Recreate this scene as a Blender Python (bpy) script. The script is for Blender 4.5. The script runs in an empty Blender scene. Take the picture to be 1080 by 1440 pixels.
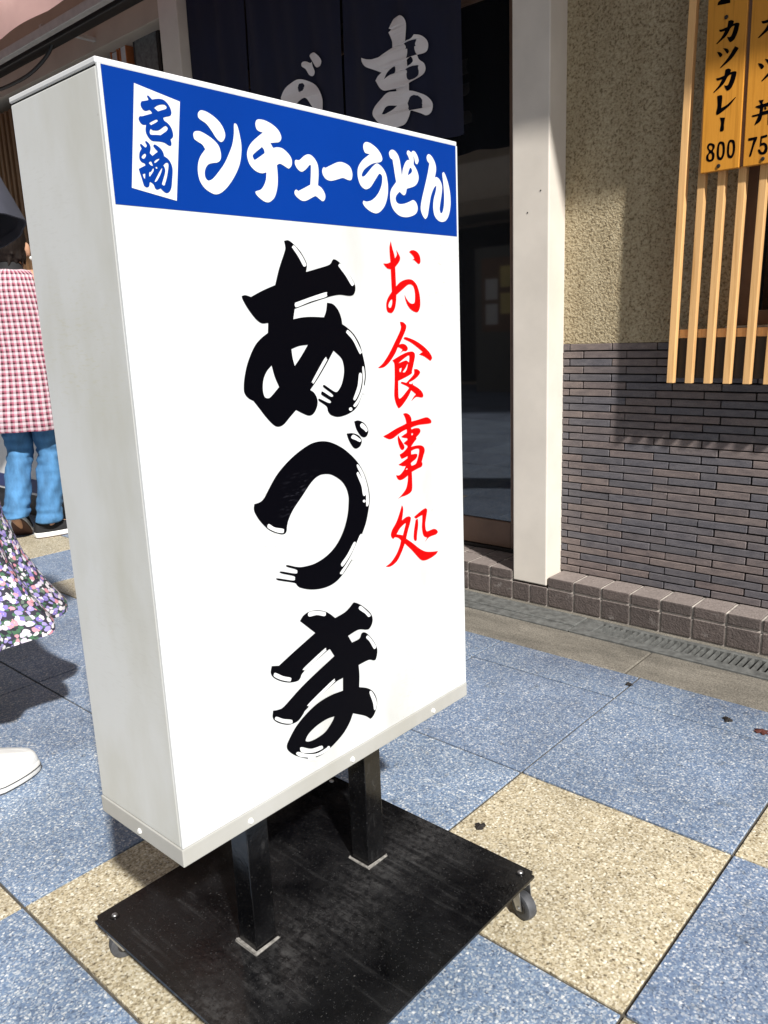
import bpy, bmesh, math, random
from mathutils import Vector, Matrix
random.seed(7)
R = math.radians
SC = bpy.context.scene
COL = SC.collection

# ------------------------------------------------------------------ camera
cd = bpy.data.cameras.new('camera'); cam = bpy.data.objects.new('camera', cd); COL.objects.link(cam)
_yaw, _pitch, _roll = -0.73523536, 0.22744633, -0.03981091
_f = Vector((math.cos(_pitch)*math.sin(_yaw), math.cos(_pitch)*math.cos(_yaw), -math.sin(_pitch)))
_r = Vector((math.cos(_yaw), -math.sin(_yaw), 0)); _u = _r.cross(_f)
_r2 = math.cos(_roll)*_r + math.sin(_roll)*_u; _u2 = -math.sin(_roll)*_r + math.cos(_roll)*_u
M = Matrix((_r2, _u2, -_f)).transposed().to_4x4(); M.translation = Vector((0.8468229, -1.35260828, 0.96174957))
cam.matrix_world = M
cd.sensor_fit = 'VERTICAL'; cd.sensor_height = 24; cd.lens = 0.77590654*24
cd.clip_start = 0.02; cd.clip_end = 500
SC.camera = cam
# ------------------------------------------------------------------ sky, sun, exposure
SUN = Vector((2.05, -1.0, 2.05)).normalized()          # direction to the sun, read off the post's shadow
w = bpy.data.worlds.new('World'); SC.world = w; w.use_nodes = True
nt = w.node_tree; nt.nodes.clear()
sky = nt.nodes.new('ShaderNodeTexSky'); sky.sky_type = 'NISHITA'; sky.sun_disc = False
sky.sun_elevation = math.asin(SUN.z); sky.sun_rotation = math.atan2(SUN.x, SUN.y)
bg = nt.nodes.new('ShaderNodeBackground'); bg.inputs[1].default_value = 0.072
wo = nt.nodes.new('ShaderNodeOutputWorld')
hs = nt.nodes.new('ShaderNodeHueSaturation'); hs.inputs['Saturation'].default_value = 0.45   # thin high cloud
nt.links.new(sky.outputs[0], hs.inputs['Color']); nt.links.new(hs.outputs[0], bg.inputs[0]); nt.links.new(bg.outputs[0], wo.inputs[0])
sl = bpy.data.lights.new('sun', 'SUN'); sl.energy = 5.0; sl.angle = R(1.9); sl.color = (1.0, 0.972, 0.925)
so = bpy.data.objects.new('sun', sl); COL.objects.link(so)
so.rotation_euler = SUN.to_track_quat('Z', 'Y').to_euler(); so.location = SUN*20
SC.view_settings.view_transform = 'Standard'; SC.view_settings.look = 'None'
SC.view_settings.exposure = 0.4; SC.view_settings.gamma = 1.0; SC.view_settings.use_curve_mapping = False
SC.render.engine = 'CYCLES'
SC.cycles.use_denoising = True
SC.cycles.max_bounces = 8

# ------------------------------------------------------------------ helpers
def tag(o, label=None, cat=None, group=None, kind=None):
    if label: o['label'] = label
    if cat: o['category'] = cat
    if group: o['group'] = group
    if kind: o['kind'] = kind
    return o

def empty(name, loc=(0, 0, 0), rz=0, label=None, cat=None, group=None, kind=None):
    o = bpy.data.objects.new(name, None); COL.objects.link(o); o.location = loc; o.rotation_euler = (0, 0, rz)
    o.empty_display_size = 0.05
    return tag(o, label, cat, group, kind)

def link(name, me, mat=None, parent=None, loc=None, rot=None):
    o = bpy.data.objects.new(name, me); COL.objects.link(o)
    if mat is not None and not me.materials: me.materials.append(mat)
    if parent is not None: o.parent = parent
    if loc is not None: o.location = loc
    if rot is not None: o.rotation_euler = rot
    return o

class MB:
    """collects shapes; build() links them as one mesh object"""
    def __init__(s): s.bm = bmesh.new()
    def _add(s, bm2, M=None):
        me = bpy.data.meshes.new('tmp')
        if M is not None: bm2.transform(M)
        bm2.to_mesh(me); bm2.free(); s.bm.from_mesh(me); bpy.data.meshes.remove(me)
        return s
    def box(s, x0, x1, y0, y1, z0, z1, bev=0.0, seg=2, M=None):
        b = bmesh.new()
        bmesh.ops.create_cube(b, size=1.0)
        for v in b.verts:
            v.co = Vector((x0+(v.co.x+.5)*(x1-x0), y0+(v.co.y+.5)*(y1-y0), z0+(v.co.z+.5)*(z1-z0)))
        if bev > 0: bmesh.ops.bevel(b, geom=b.edges[:], offset=bev, segments=seg, profile=0.5, affect='EDGES')
        return s._add(b, M)
    def cyl(s, p0, p1, r0, r1=None, n=20, cap=True):
        p0, p1 = Vector(p0), Vector(p1); r1 = r0 if r1 is None else r1
        b = bmesh.new()
        bmesh.ops.create_cone(b, cap_ends=cap, segments=n, radius1=r0, radius2=r1, depth=(p1-p0).length)
        q = (p1-p0).to_track_quat('Z', 'Y').to_matrix().to_4x4(); q.translation = (p0+p1)/2
        return s._add(b, q)
    def ball(s, c, r, u=16, v=10, sc=(1, 1, 1), M=None):
        b = bmesh.new(); bmesh.ops.create_uvsphere(b, u_segments=u, v_segments=v, radius=r)
        for x in b.verts: x.co = Vector((x.co.x*sc[0], x.co.y*sc[1], x.co.z*sc[2]))
        m = Matrix.Translation(Vector(c))
        if M is not None: m = m @ M
        return s._add(b, m)
    def capsule(s, p0, r0, p1, r1, n=16):
        s.cyl(p0, p1, r0, r1, n); s.ball(p0, r0, n, 10); return s.ball(p1, r1, n, 10)
    def tube(s, pts, r, n=10):
        for a, b in zip(pts, pts[1:]): s.cyl(a, b, r, r, n)
        for a in pts[1:-1]: s.ball(a, r, n, 6)
        return s
    def poly(s, vs, fs):
        vv = [s.bm.verts.new(v) for v in vs]
        for f in fs: s.bm.faces.new([vv[i] for i in f])
        return s
    def rings(s, rs, cap0=True, cap1=True, uvs=None):
        n = len(rs[0]); vv = [[s.bm.verts.new(p) for p in r] for r in rs]
        uvl = s.bm.loops.layers.uv.verify() if uvs else None
        for i in range(len(rs)-1):
            for j in range(n):
                k = (j+1) % n
                f = s.bm.faces.new((vv[i][j], vv[i][k], vv[i+1][k], vv[i+1][j]))
                if uvs:
                    for lp, (a, c) in zip(f.loops, ((i, j), (i, j+1), (i+1, j+1), (i+1, j))): lp[uvl].uv = uvs(a, c)
        if cap0: s.bm.faces.new(vv[0][::-1])
        if cap1: s.bm.faces.new(vv[-1])
        return s
    def mesh(s, name, smooth=None):
        bmesh.ops.recalc_face_normals(s.bm, faces=s.bm.faces)
        me = bpy.data.meshes.new(name); s.bm.to_mesh(me); s.bm.free()
        if smooth is not None: set_smooth(me, smooth)
        return me
    def build(s, name, mat, parent=None, smooth=None, loc=None, rot=None):
        return link(name, s.mesh(name, smooth), mat, parent, loc, rot)

def set_smooth(me, ang):
    me.polygons.foreach_set('use_smooth', [True]*len(me.polygons))
    if ang < 180:
        bm = bmesh.new(); bm.from_mesh(me); c = R(ang)
        for e in bm.edges:
            if len(e.link_faces) == 2 and e.calc_face_angle(0) > c: e.smooth = False
        bm.to_mesh(me); bm.free()
    me.update()

# ------------------------------------------------------------------ materials
def mat(name):
    m = bpy.data.materials.new(name); m.use_nodes = True
    nt = m.node_tree; b = nt.nodes['Principled BSDF']
    return m, nt, b
def N(nt, t, **kw):
    n = nt.nodes.new(t)
    for k, v in kw.items():
        if k.startswith('i_'): n.inputs[k[2:]].default_value = v
        elif k.startswith('n_'): n.inputs[int(k[2:])].default_value = v
        else: setattr(n, k, v)
    return n
def ramp(nt, stops, interp='LINEAR'):
    n = nt.nodes.new('ShaderNodeValToRGB'); e = n.color_ramp.elements; n.color_ramp.interpolation = interp
    while len(e) < len(stops): e.new(0.5)
    for x, (p, c) in zip(e, stops): x.position = p; x.color = tuple(c)+(1,) if len(c) == 3 else c
    return n
def pos(nt, obj=False):
    if obj: return nt.nodes.new('ShaderNodeTexCoord').outputs['Object']
    return nt.nodes.new('ShaderNodeNewGeometry').outputs['Position']
def mixc(nt, fac, a, b, mode='MIX'):
    n = nt.nodes.new('ShaderNodeMix'); n.data_type = 'RGBA'; n.blend_type = mode
    for i, v in ((0, fac), (6, a), (7, b)):
        if hasattr(v, 'is_linked') or hasattr(v, 'links'): nt.links.new(v, n.inputs[i])
        elif i == 0: n.inputs[0].default_value = v
        else: n.inputs[i].default_value = tuple(v)+(1,) if len(v) == 3 else v
    return n.outputs[2]
def noise(nt, vec, scale, detail=3, rough=0.55, sc=None):
    if sc is not None:
        m = N(nt, 'ShaderNodeMapping'); m.inputs['Scale'].default_value = sc; nt.links.new(vec, m.inputs[0]); vec = m.outputs[0]
    n = N(nt, 'ShaderNodeTexNoise'); n.inputs['Scale'].default_value = scale; n.inputs['Detail'].default_value = detail
    n.inputs['Roughness'].default_value = rough
    nt.links.new(vec, n.inputs['Vector']); return n
def bump(nt, b, h, strength, dist=0.001):
    n = N(nt, 'ShaderNodeBump'); n.inputs['Strength'].default_value = strength; n.inputs['Distance'].default_value = dist
    nt.links.new(h, n.inputs['Height']); nt.links.new(n.outputs[0], b.inputs['Normal']); return n

def simple(name, col, rough=0.5, metal=0.0, var=0.12, scale=30, bmp=0.0, obj=False, spec=0.5, sc=None, coat=0.0):
    """a colour with a little uneven wear"""
    m, nt, b = mat(name); p = pos(nt, obj)
    n = noise(nt, p, scale, 4, 0.6, sc)
    lo = tuple(c*(1-var) for c in col); hi = tuple(min(1, c*(1+var)) for c in col)
    r = ramp(nt, [(0.3, lo), (0.7, hi)]); nt.links.new(n.outputs[0], r.inputs[0]); nt.links.new(r.outputs[0], b.inputs['Base Color'])
    rr = N(nt, 'ShaderNodeMapRange'); rr.inputs['To Min'].default_value = max(0, rough-.08); rr.inputs['To Max'].default_value = min(1, rough+.08)
    nt.links.new(n.outputs[0], rr.inputs[0]); nt.links.new(rr.outputs[0], b.inputs['Roughness'])
    b.inputs['Metallic'].default_value = metal; b.inputs['Specular IOR Level'].default_value = spec
    b.inputs['Coat Weight'].default_value = coat
    if bmp: bump(nt, b, n.outputs[0], bmp, 0.002)
    return m

def m_aggregate(name, base, cols, scale, dirt, bmp):
    """washed stone chips set in coloured cement; cols: ramp over the random value of each chip"""
    m, nt, b = mat(name); p = pos(nt)
    wn = noise(nt, p, 180, 2); wv = N(nt, 'ShaderNodeVectorMath', operation='SCALE'); wv.inputs['Scale'].default_value = 0.0025
    nt.links.new(wn.outputs['Color'], wv.inputs[0])
    wa = N(nt, 'ShaderNodeVectorMath', operation='ADD'); nt.links.new(p, wa.inputs[0]); nt.links.new(wv.outputs[0], wa.inputs[1])
    v = N(nt, 'ShaderNodeTexVoronoi', feature='F1'); v.inputs['Scale'].default_value = scale; nt.links.new(wa.outputs[0], v.inputs['Vector'])
    sep = N(nt, 'ShaderNodeSeparateColor'); nt.links.new(v.outputs['Color'], sep.inputs[0])
    r = ramp(nt, cols); nt.links.new(sep.outputs[0], r.inputs[0])
    ed = ramp(nt, [(0.30, (0, 0, 0)), (0.55, (1, 1, 1))]); nt.links.new(v.outputs['Distance'], ed.inputs[0])
    c = mixc(nt, ed.outputs[0], r.outputs[0], base)
    # second, finer chip size
    v2 = N(nt, 'ShaderNodeTexVoronoi', feature='F1'); v2.inputs['Scale'].default_value = scale*1.9; nt.links.new(wa.outputs[0], v2.inputs['Vector'])
    s2 = N(nt, 'ShaderNodeSeparateColor'); nt.links.new(v2.outputs['Color'], s2.inputs[0])
    r2 = ramp(nt, cols); nt.links.new(s2.outputs[1], r2.inputs[0])
    c = mixc(nt, 0.38, c, r2.outputs[0])
    # blotches of wear and dirt, and a slightly different cast per slab
    d = noise(nt, p, 3.2, 5, 0.65); dr = ramp(nt, [(0.32, (dirt,)*3), (0.62, (1, 1, 1))]); nt.links.new(d.outputs[0], dr.inputs[0])
    c = mixc(nt, 1.0, c, dr.outputs[0], 'MULTIPLY')
    oi = N(nt, 'ShaderNodeObjectInfo'); orr = ramp(nt, [(0, (0.86, 0.86, 0.88)), (1, (1.08, 1.08, 1.05))]); nt.links.new(oi.outputs['Random'], orr.inputs[0])
    c = mixc(nt, 1.0, c, orr.outputs[0], 'MULTIPLY')
    # ragged darker band towards the drain
    sy = N(nt, 'ShaderNodeSeparateXYZ'); nt.links.new(p, sy.inputs[0])
    gr = N(nt, 'ShaderNodeMapRange'); gr.inputs['From Min'].default_value = 0.22; gr.inputs['From Max'].default_value = 0.62; nt.links.new(sy.outputs[1], gr.inputs[0])
    gn = noise(nt, p, 6.5, 5, 0.65); gm = N(nt, 'ShaderNodeMath', operation='MULTIPLY'); nt.links.new(gr.outputs[0], gm.inputs[0]); nt.links.new(gn.outputs[0], gm.inputs[1])
    gk = ramp(nt, [(0.22, (1, 1, 1)), (0.52, (0.60, 0.60, 0.63))]); nt.links.new(gm.outputs[0], gk.inputs[0]); c = mixc(nt, 1.0, c, gk.outputs[0], 'MULTIPLY')
    st = noise(nt, p, 22, 4, 0.6); sr = ramp(nt, [(0.60, (1, 1, 1)), (0.72, (0.74, 0.71, 0.66))]); nt.links.new(st.outputs[0], sr.inputs[0]); c = mixc(nt, 1.0, c, sr.outputs[0], 'MULTIPLY')
    nt.links.new(c, b.inputs['Base Color']); b.inputs['Roughness'].default_value = 0.62
    rv = ramp(nt, [(0.0, (0.35,)*3), (1.0, (0.85,)*3)]); nt.links.new(s2.outputs[0], rv.inputs[0]); nt.links.new(rv.outputs[0], b.inputs['Roughness'])
    bump(nt, b, v.outputs['Distance'], -bmp, 0.002)
    return m

def m_stucco():
    m, nt, b = mat('stucco_plaster'); p = pos(nt)
    n = noise(nt, p, 140, 2.5, 0.55); n2 = noise(nt, p, 340, 2, 0.5)
    hh = N(nt, 'ShaderNodeMath', operation='MULTIPLY_ADD'); hh.inputs[1].default_value = 0.35; nt.links.new(n2.outputs[0], hh.inputs[0]); nt.links.new(n.outputs[0], hh.inputs[2])
    r = ramp(nt, [(0.50, (0.21, 0.165, 0.098)), (0.60, (0.385, 0.315, 0.20)), (0.72, (0.465, 0.39, 0.255)), (0.86, (0.53, 0.455, 0.31))]); nt.links.new(hh.outputs[0], r.inputs[0])
    d = noise(nt, p, 5, 5, 0.65, (1.6, 1, 0.35)); dr = ramp(nt, [(0.3, (0.78, 0.755, 0.72)), (0.65, (1, 1, 1))]); nt.links.new(d.outputs[0], dr.inputs[0])
    c = mixc(nt, 1.0, r.outputs[0], dr.outputs[0], 'MULTIPLY')
    nt.links.new(c, b.inputs['Base Color']); b.inputs['Roughness'].default_value = 0.95; b.inputs['Specular IOR Level'].default_value = 0.2
    bump(nt, b, hh.outputs[0], 0.9, 0.008)
    return m

def m_brick():
    m, nt, b = mat('thin_clay_brick'); p = pos(nt)
    oi = N(nt, 'ShaderNodeObjectInfo')
    r = ramp(nt, [(0.0, (0.118, 0.112, 0.122)), (0.3, (0.132, 0.126, 0.140)), (0.5, (0.160, 0.138, 0.138)), (0.75, (0.182, 0.148, 0.142)), (1.0, (0.200, 0.165, 0.155))]); nt.links.new(oi.outputs['Random'], r.inputs[0])
    n = noise(nt, p, 28, 4, 0.6, (1, 1, 3.0)); nr = ramp(nt, [(0.3, (0.72, 0.72, 0.74)), (0.7, (1.18, 1.15, 1.12))]); nt.links.new(n.outputs[0], nr.inputs[0])
    c = mixc(nt, 1.0, r.outputs[0], nr.outputs[0], 'MULTIPLY')
    f = noise(nt, p, 420, 2); fr = ramp(nt, [(0.36, (0.75,)*3), (0.6, (1.05,)*3)]); nt.links.new(f.outputs[0], fr.inputs[0])
    c = mixc(nt, 1.0, c, fr.outputs[0], 'MULTIPLY')
    nt.links.new(c, b.inputs['Base Color']); b.inputs['Roughness'].default_value = 0.55
    bump(nt, b, f.outputs[0], 0.25, 0.001)
    return m

def m_kerb():
    m, nt, b = mat('kerb_tile_clay'); p = pos(nt)
    oi = N(nt, 'ShaderNodeObjectInfo'); r = ramp(nt, [(0, (0.088, 0.070, 0.064)), (1, (0.128, 0.100, 0.090))]); nt.links.new(oi.outputs['Random'], r.inputs[0])
    n = noise(nt, p, 60, 5, 0.7); nr = ramp(nt, [(0.3, (0.7,)*3), (0.7, (1.15,)*3)]); nt.links.new(n.outputs[0], nr.inputs[0])
    c = mixc(nt, 1.0, r.outputs[0], nr.outputs[0], 'MULTIPLY')
    # pale lime run-off in patches
    l = noise(nt, p, 14, 5, 0.7); lr = ramp(nt, [(0.60, (0, 0, 0)), (0.72, (0.5,)*3)]); nt.links.new(l.outputs[0], lr.inputs[0])
    c = mixc(nt, lr.outputs[0], c, (0.36, 0.33, 0.31))
    nt.links.new(c, b.inputs['Base Color']); b.inputs['Roughness'].default_value = 0.7
    # flat tops painted paler: dust, plus the sun's top-to-front contrast put into the colour
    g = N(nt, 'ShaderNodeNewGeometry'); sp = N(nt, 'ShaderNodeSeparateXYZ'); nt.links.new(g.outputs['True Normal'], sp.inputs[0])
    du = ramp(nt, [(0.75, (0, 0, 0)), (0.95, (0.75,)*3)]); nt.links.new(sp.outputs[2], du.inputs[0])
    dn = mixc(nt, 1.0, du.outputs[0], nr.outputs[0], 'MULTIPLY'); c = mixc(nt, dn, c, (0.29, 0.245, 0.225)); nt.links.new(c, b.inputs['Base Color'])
    rn = noise(nt, p, 150, 4, 0.7); bump(nt, b, rn.outputs[0], 0.9, 0.005)
    return m

def m_wood(name, cols, scale=14, axis='Z', rough=0.5, obj=False, coat=0.0):
    m, nt, b = mat(name); p = pos(nt, obj)
    sc = {'Z': (9, 9, 0.35), 'X': (0.35, 9, 9)}[axis]
    n = noise(nt, p, scale, 5, 0.6, sc); r = ramp(nt, cols); nt.links.new(n.outputs[0], r.inputs[0])
    oi = N(nt, 'ShaderNodeObjectInfo'); rr = ramp(nt, [(0, (0.9, 0.88, 0.86)), (1, (1.06, 1.05, 1.04))]); nt.links.new(oi.outputs['Random'], rr.inputs[0])
    c = mixc(nt, 1.0, r.outputs[0], rr.outputs[0], 'MULTIPLY')
    nt.links.new(c, b.inputs['Base Color']); b.inputs['Roughness'].default_value = rough; b.inputs['Coat Weight'].default_value = coat
    bump(nt, b, n.outputs[0], 0.08, 0.001)
    return m

def m_sign(name, base, stain, rough, stain_amt, marks=(), th=0.42):
    """sheet metal / acrylic with faint water marks, rubs and specks"""
    m, nt, b = mat(name); p = pos(nt)
    n = noise(nt, p, 5.5, 5, 0.6, (1, 1, 0.45)); r = ramp(nt, [(th, (0, 0, 0)), (th+.3, (stain_amt,)*3)]); nt.links.new(n.outputs[0], r.inputs[0])
    c = mixc(nt, r.outputs[0], base, stain)
    v = N(nt, 'ShaderNodeTexVoronoi', feature='F1'); v.inputs['Scale'].default_value = 34; nt.links.new(p, v.inputs['Vector'])
    s = N(nt, 'ShaderNodeSeparateColor'); nt.links.new(v.outputs['Color'], s.inputs[0])
    big = ramp(nt, [(0.025, (1, 1, 1)), (0.05, (0, 0, 0))]); nt.links.new(v.outputs['Distance'], big.inputs[0])
    few = ramp(nt, [(0.90, (0, 0, 0)), (0.92, (0.4,)*3)]); nt.links.new(s.outputs[0], few.inputs[0])
    k = mixc(nt, 1.0, big.outputs[0], few.outputs[0], 'MULTIPLY')
    c = mixc(nt, k, c, (0.3, 0.28, 0.25))
    for s_ in marks: c = scuffs(nt, c, p, *s_)
    nt.links.new(c, b.inputs['Base Color'])
    f = noise(nt, p, 18, 4); fr = N(nt, 'ShaderNodeMapRange'); fr.inputs['To Min'].default_value = rough-.07; fr.inputs['To Max'].default_value = rough+.1
    nt.links.new(f.outputs[0], fr.inputs[0]); nt.links.new(fr.outputs[0], b.inputs['Roughness'])
    return m

def scuffs(nt, c, p, centre, radius, col, amt, tilt=0.35):
    """a patch of short scratches round a point"""
    d = N(nt, 'ShaderNodeVectorMath', operation='DISTANCE'); nt.links.new(p, d.inputs[0]); d.inputs[1].default_value = centre
    r = N(nt, 'ShaderNodeMapRange'); r.inputs['From Min'].default_value = radius; r.inputs['From Max'].default_value = radius*.3; nt.links.new(d.outputs['Value'], r.inputs[0])
    mp = N(nt, 'ShaderNodeMapping'); mp.inputs['Rotation'].default_value = (tilt, 0, 0); mp.inputs['Scale'].default_value = (1, 1, 5); nt.links.new(p, mp.inputs[0])
    n = N(nt, 'ShaderNodeTexNoise'); n.inputs['Scale'].default_value = 75; n.inputs['Detail'].default_value = 4; nt.links.new(mp.outputs[0], n.inputs['Vector'])
    k = ramp(nt, [(0.56, (0, 0, 0)), (0.68, (amt,)*3)]); nt.links.new(n.outputs[0], k.inputs[0])
    f = mixc(nt, 1.0, k.outputs[0], r.outputs[0], 'MULTIPLY'); return mixc(nt, f, c, col)

def m_plate(name='black_painted_plate', pale_band=0.6):
    m, nt, b = mat(name); p = pos(nt)
    d = noise(nt, p, 7, 6, 0.7); dr = ramp(nt, [(0.40, (0, 0, 0)), (0.72, (0.55,)*3)]); nt.links.new(d.outputs[0], dr.inputs[0])
    c = mixc(nt, dr.outputs[0], (0.0020, 0.0020, 0.0024), (0.015, 0.015, 0.0165))
    # mottled paler band between the posts
    wv2 = N(nt, 'ShaderNodeTexNoise'); wv2.inputs['Scale'].default_value = 9; wv2.inputs['Detail'].default_value = 5; nt.links.new(p, wv2.inputs['Vector'])
    sx = N(nt, 'ShaderNodeSeparateXYZ'); nt.links.new(p, sx.inputs[0])
    ba = N(nt, 'ShaderNodeMath', operation='SUBTRACT'); nt.links.new(sx.outputs[0], ba.inputs[0]); ba.inputs[1].default_value = 0.055
    bb = N(nt, 'ShaderNodeMath', operation='ABSOLUTE'); nt.links.new(ba.outputs[0], bb.inputs[0])
    bc = N(nt, 'ShaderNodeMapRange'); bc.inputs['From Min'].default_value = 0.15; bc.inputs['From Max'].default_value = 0.0; bc.inputs['To Max'].default_value = 1.0; nt.links.new(bb.outputs[0], bc.inputs[0])
    bd = N(nt, 'ShaderNodeMath', operation='MULTIPLY'); nt.links.new(bc.outputs[0], bd.inputs[0]); nt.links.new(wv2.outputs[0], bd.inputs[1])
    be = ramp(nt, [(0.15, (0, 0, 0)), (0.62, (pale_band,)*3)]); nt.links.new(bd.outputs[0], be.inputs[0])
    fn = noise(nt, p, 90, 6, 0.75); fr_ = ramp(nt, [(0.38, (0.05,)*3), (0.66, (1, 1, 1))]); nt.links.new(fn.outputs[0], fr_.inputs[0])
    sn = noise(nt, p, 26, 5, 0.7, (0.2, 2.4, 1)); sr_ = ramp(nt, [(0.36, (0.15,)*3), (0.62, (1, 1, 1))]); nt.links.new(sn.outputs[0], sr_.inputs[0])
    bf = mixc(nt, 1.0, mixc(nt, 1.0, be.outputs[0], fr_.outputs[0], 'MULTIPLY'), sr_.outputs[0], 'MULTIPLY')
    c = mixc(nt, bf, c, (0.11, 0.108, 0.108))
    # streaks rubbed along the plate
    st = noise(nt, p, 40, 4, 0.6, (0.12, 2.2, 1)); sr = ramp(nt, [(0.56, (0, 0, 0)), (0.70, (0.35,)*3)]); nt.links.new(st.outputs[0], sr.inputs[0])
    dm = mixc(nt, 1.0, sr.outputs[0], dr.outputs[0], 'MULTIPLY')
    c = mixc(nt, dm, c, (0.16, 0.16, 0.16))
    # dust specks and paint flecks of three sizes, ragged and uneven
    wn = noise(nt, p, 320, 2); wv = N(nt, 'ShaderNodeVectorMath', operation='SCALE'); wv.inputs['Scale'].default_value = 0.006; nt.links.new(wn.outputs['Color'], wv.inputs[0])
    wa = N(nt, 'ShaderNodeVectorMath', operation='ADD'); nt.links.new(p, wa.inputs[0]); nt.links.new(wv.outputs[0], wa.inputs[1])
    for sc, th, few, col in ((330, 0.34, 0.70, (0.05, 0.05, 0.05)), (150, 0.17, 0.88, (0.13, 0.125, 0.12)), (46, 0.075, 0.93, (0.36, 0.35, 0.33))):
        v = N(nt, 'ShaderNodeTexVoronoi', feature='F1'); v.inputs['Scale'].default_value = sc; nt.links.new(wa.outputs[0], v.inputs['Vector'])
        s = N(nt, 'ShaderNodeSeparateColor'); nt.links.new(v.outputs['Color'], s.inputs[0])
        a = ramp(nt, [(th*.3, (1, 1, 1)), (th, (0, 0, 0))]); nt.links.new(v.outputs['Distance'], a.inputs[0])
        e = ramp(nt, [(few, (0, 0, 0)), (min(1, few+.15), (1, 1, 1))]); nt.links.new(s.outputs[0], e.inputs[0])
        k = mixc(nt, 1.0, a.outputs[0], e.outputs[0], 'MULTIPLY'); c = mixc(nt, k, c, col)
    nt.links.new(c, b.inputs['Base Color'])
    b.inputs['Specular IOR Level'].default_value = 0.5
    rr = ramp(nt, [(0.35, (0.10,)*3), (0.75, (0.34,)*3)]); nt.links.new(d.outputs[0], rr.inputs[0]); nt.links.new(rr.outputs[0], b.inputs['Roughness'])
    fb = noise(nt, p, 160, 3); bump(nt, b, fb.outputs[0], 0.12, 0.001)
    return m

def m_gingham():
    m, nt, b = mat('gingham_cotton'); uv = nt.nodes.new('ShaderNodeTexCoord').outputs['UV']
    sp = N(nt, 'ShaderNodeSeparateXYZ'); nt.links.new(uv, sp.inputs[0])
    def stripe(o, per, ph=0):
        a = N(nt, 'ShaderNodeMath', operation='MULTIPLY_ADD'); a.inputs[1].default_value = 1/per; a.inputs[2].default_value = ph; nt.links.new(o, a.inputs[0])
        f = N(nt, 'ShaderNodeMath', operation='FRACT'); nt.links.new(a.outputs[0], f.inputs[0]); return f.outputs[0]
    def band(o, stops):
        r = ramp(nt, stops); nt.links.new(o, r.inputs[0]); return r.outputs[0]
    W, PK, DK = (0.62, 0.50, 0.53), (0.38, 0.10, 0.15), (0.05, 0.010, 0.018)
    st = [(0.0, DK), (0.26, DK), (0.32, PK), (0.54, PK), (0.60, W), (0.95, W), (1.0, DK)]
    cx = band(stripe(sp.outputs[0], 0.027), st); cy = band(stripe(sp.outputs[1], 0.027), st)
    c = mixc(nt, 0.5, cx, cy)
    nt.links.new(c, b.inputs['Base Color']); b.inputs['Roughness'].default_value = 0.9
    return m

def m_floral():
    m, nt, b = mat('floral_cotton'); uv = nt.nodes.new('ShaderNodeTexCoord').outputs['UV']
    c = (0.030, 0.028, 0.042)
    wn = noise(nt, uv, 110, 2); wv = N(nt, 'ShaderNodeVectorMath', operation='SCALE'); wv.inputs['Scale'].default_value = 0.006; nt.links.new(wn.outputs['Color'], wv.inputs[0])
    wa = N(nt, 'ShaderNodeVectorMath', operation='ADD'); nt.links.new(uv, wa.inputs[0]); nt.links.new(wv.outputs[0], wa.inputs[1])
    for sc, th, col in ((130, 0.62, [(0, (0.05, 0.13, 0.07)), (0.5, (0.03, 0.03, 0.05)), (1, (0.10, 0.20, 0.13))]),
                        (92, 0.60, [(0.0, (0.20, 0.16, 0.44)), (0.18, (0.32, 0.27, 0.56)), (0.34, (0.72, 0.68, 0.72)), (0.58, (0.60, 0.54, 0.66)), (0.72, (0.60, 0.26, 0.32)), (0.84, (0.12, 0.17, 0.13)), (0.92, (0.02, 0.02, 0.03))])):
        v = N(nt, 'ShaderNodeTexVoronoi', feature='F1'); v.inputs['Scale'].default_value = sc; nt.links.new(wa.outputs[0], v.inputs['Vector'])
        s = N(nt, 'ShaderNodeSeparateColor'); nt.links.new(v.outputs['Color'], s.inputs[0])
        a = ramp(nt, [(th*.92, (1, 1, 1)), (th, (0, 0, 0))]); nt.links.new(v.outputs['Distance'], a.inputs[0])
        r = ramp(nt, col, 'CONSTANT'); nt.links.new(s.outputs[0], r.inputs[0])
        c = mixc(nt, a.outputs[0], c, r.outputs[0])
        if sc == 92:
            e = ramp(nt, [(0.09, (1, 1, 1)), (0.13, (0, 0, 0))]); nt.links.new(v.outputs['Distance'], e.inputs[0])
            c = mixc(nt, e.outputs[0], c, (0.75, 0.45, 0.40))
    nt.links.new(c, b.inputs['Base Color']); b.inputs['Roughness'].default_value = 0.85
    return m

def m_concrete():
    m, nt, b = mat('strip_concrete'); p = pos(nt)
    n = noise(nt, p, 7, 6, 0.7, (0.5, 1.6, 1)); r = ramp(nt, [(0.3, (0.115, 0.104, 0.086)), (0.5, (0.175, 0.158, 0.130)), (0.72, (0.245, 0.222, 0.185))]); nt.links.new(n.outputs[0], r.inputs[0])
    f = noise(nt, p, 230, 3, 0.6); fr = ramp(nt, [(0.34, (0.55,)*3), (0.62, (1.18,)*3)]); nt.links.new(f.outputs[0], fr.inputs[0])
    c = mixc(nt, 1.0, r.outputs[0], fr.outputs[0], 'MULTIPLY')
    nt.links.new(c, b.inputs['Base Color']); b.inputs['Roughness'].default_value = 0.92; bump(nt, b, f.outputs[0], 0.6, 0.003)
    return m

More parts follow.
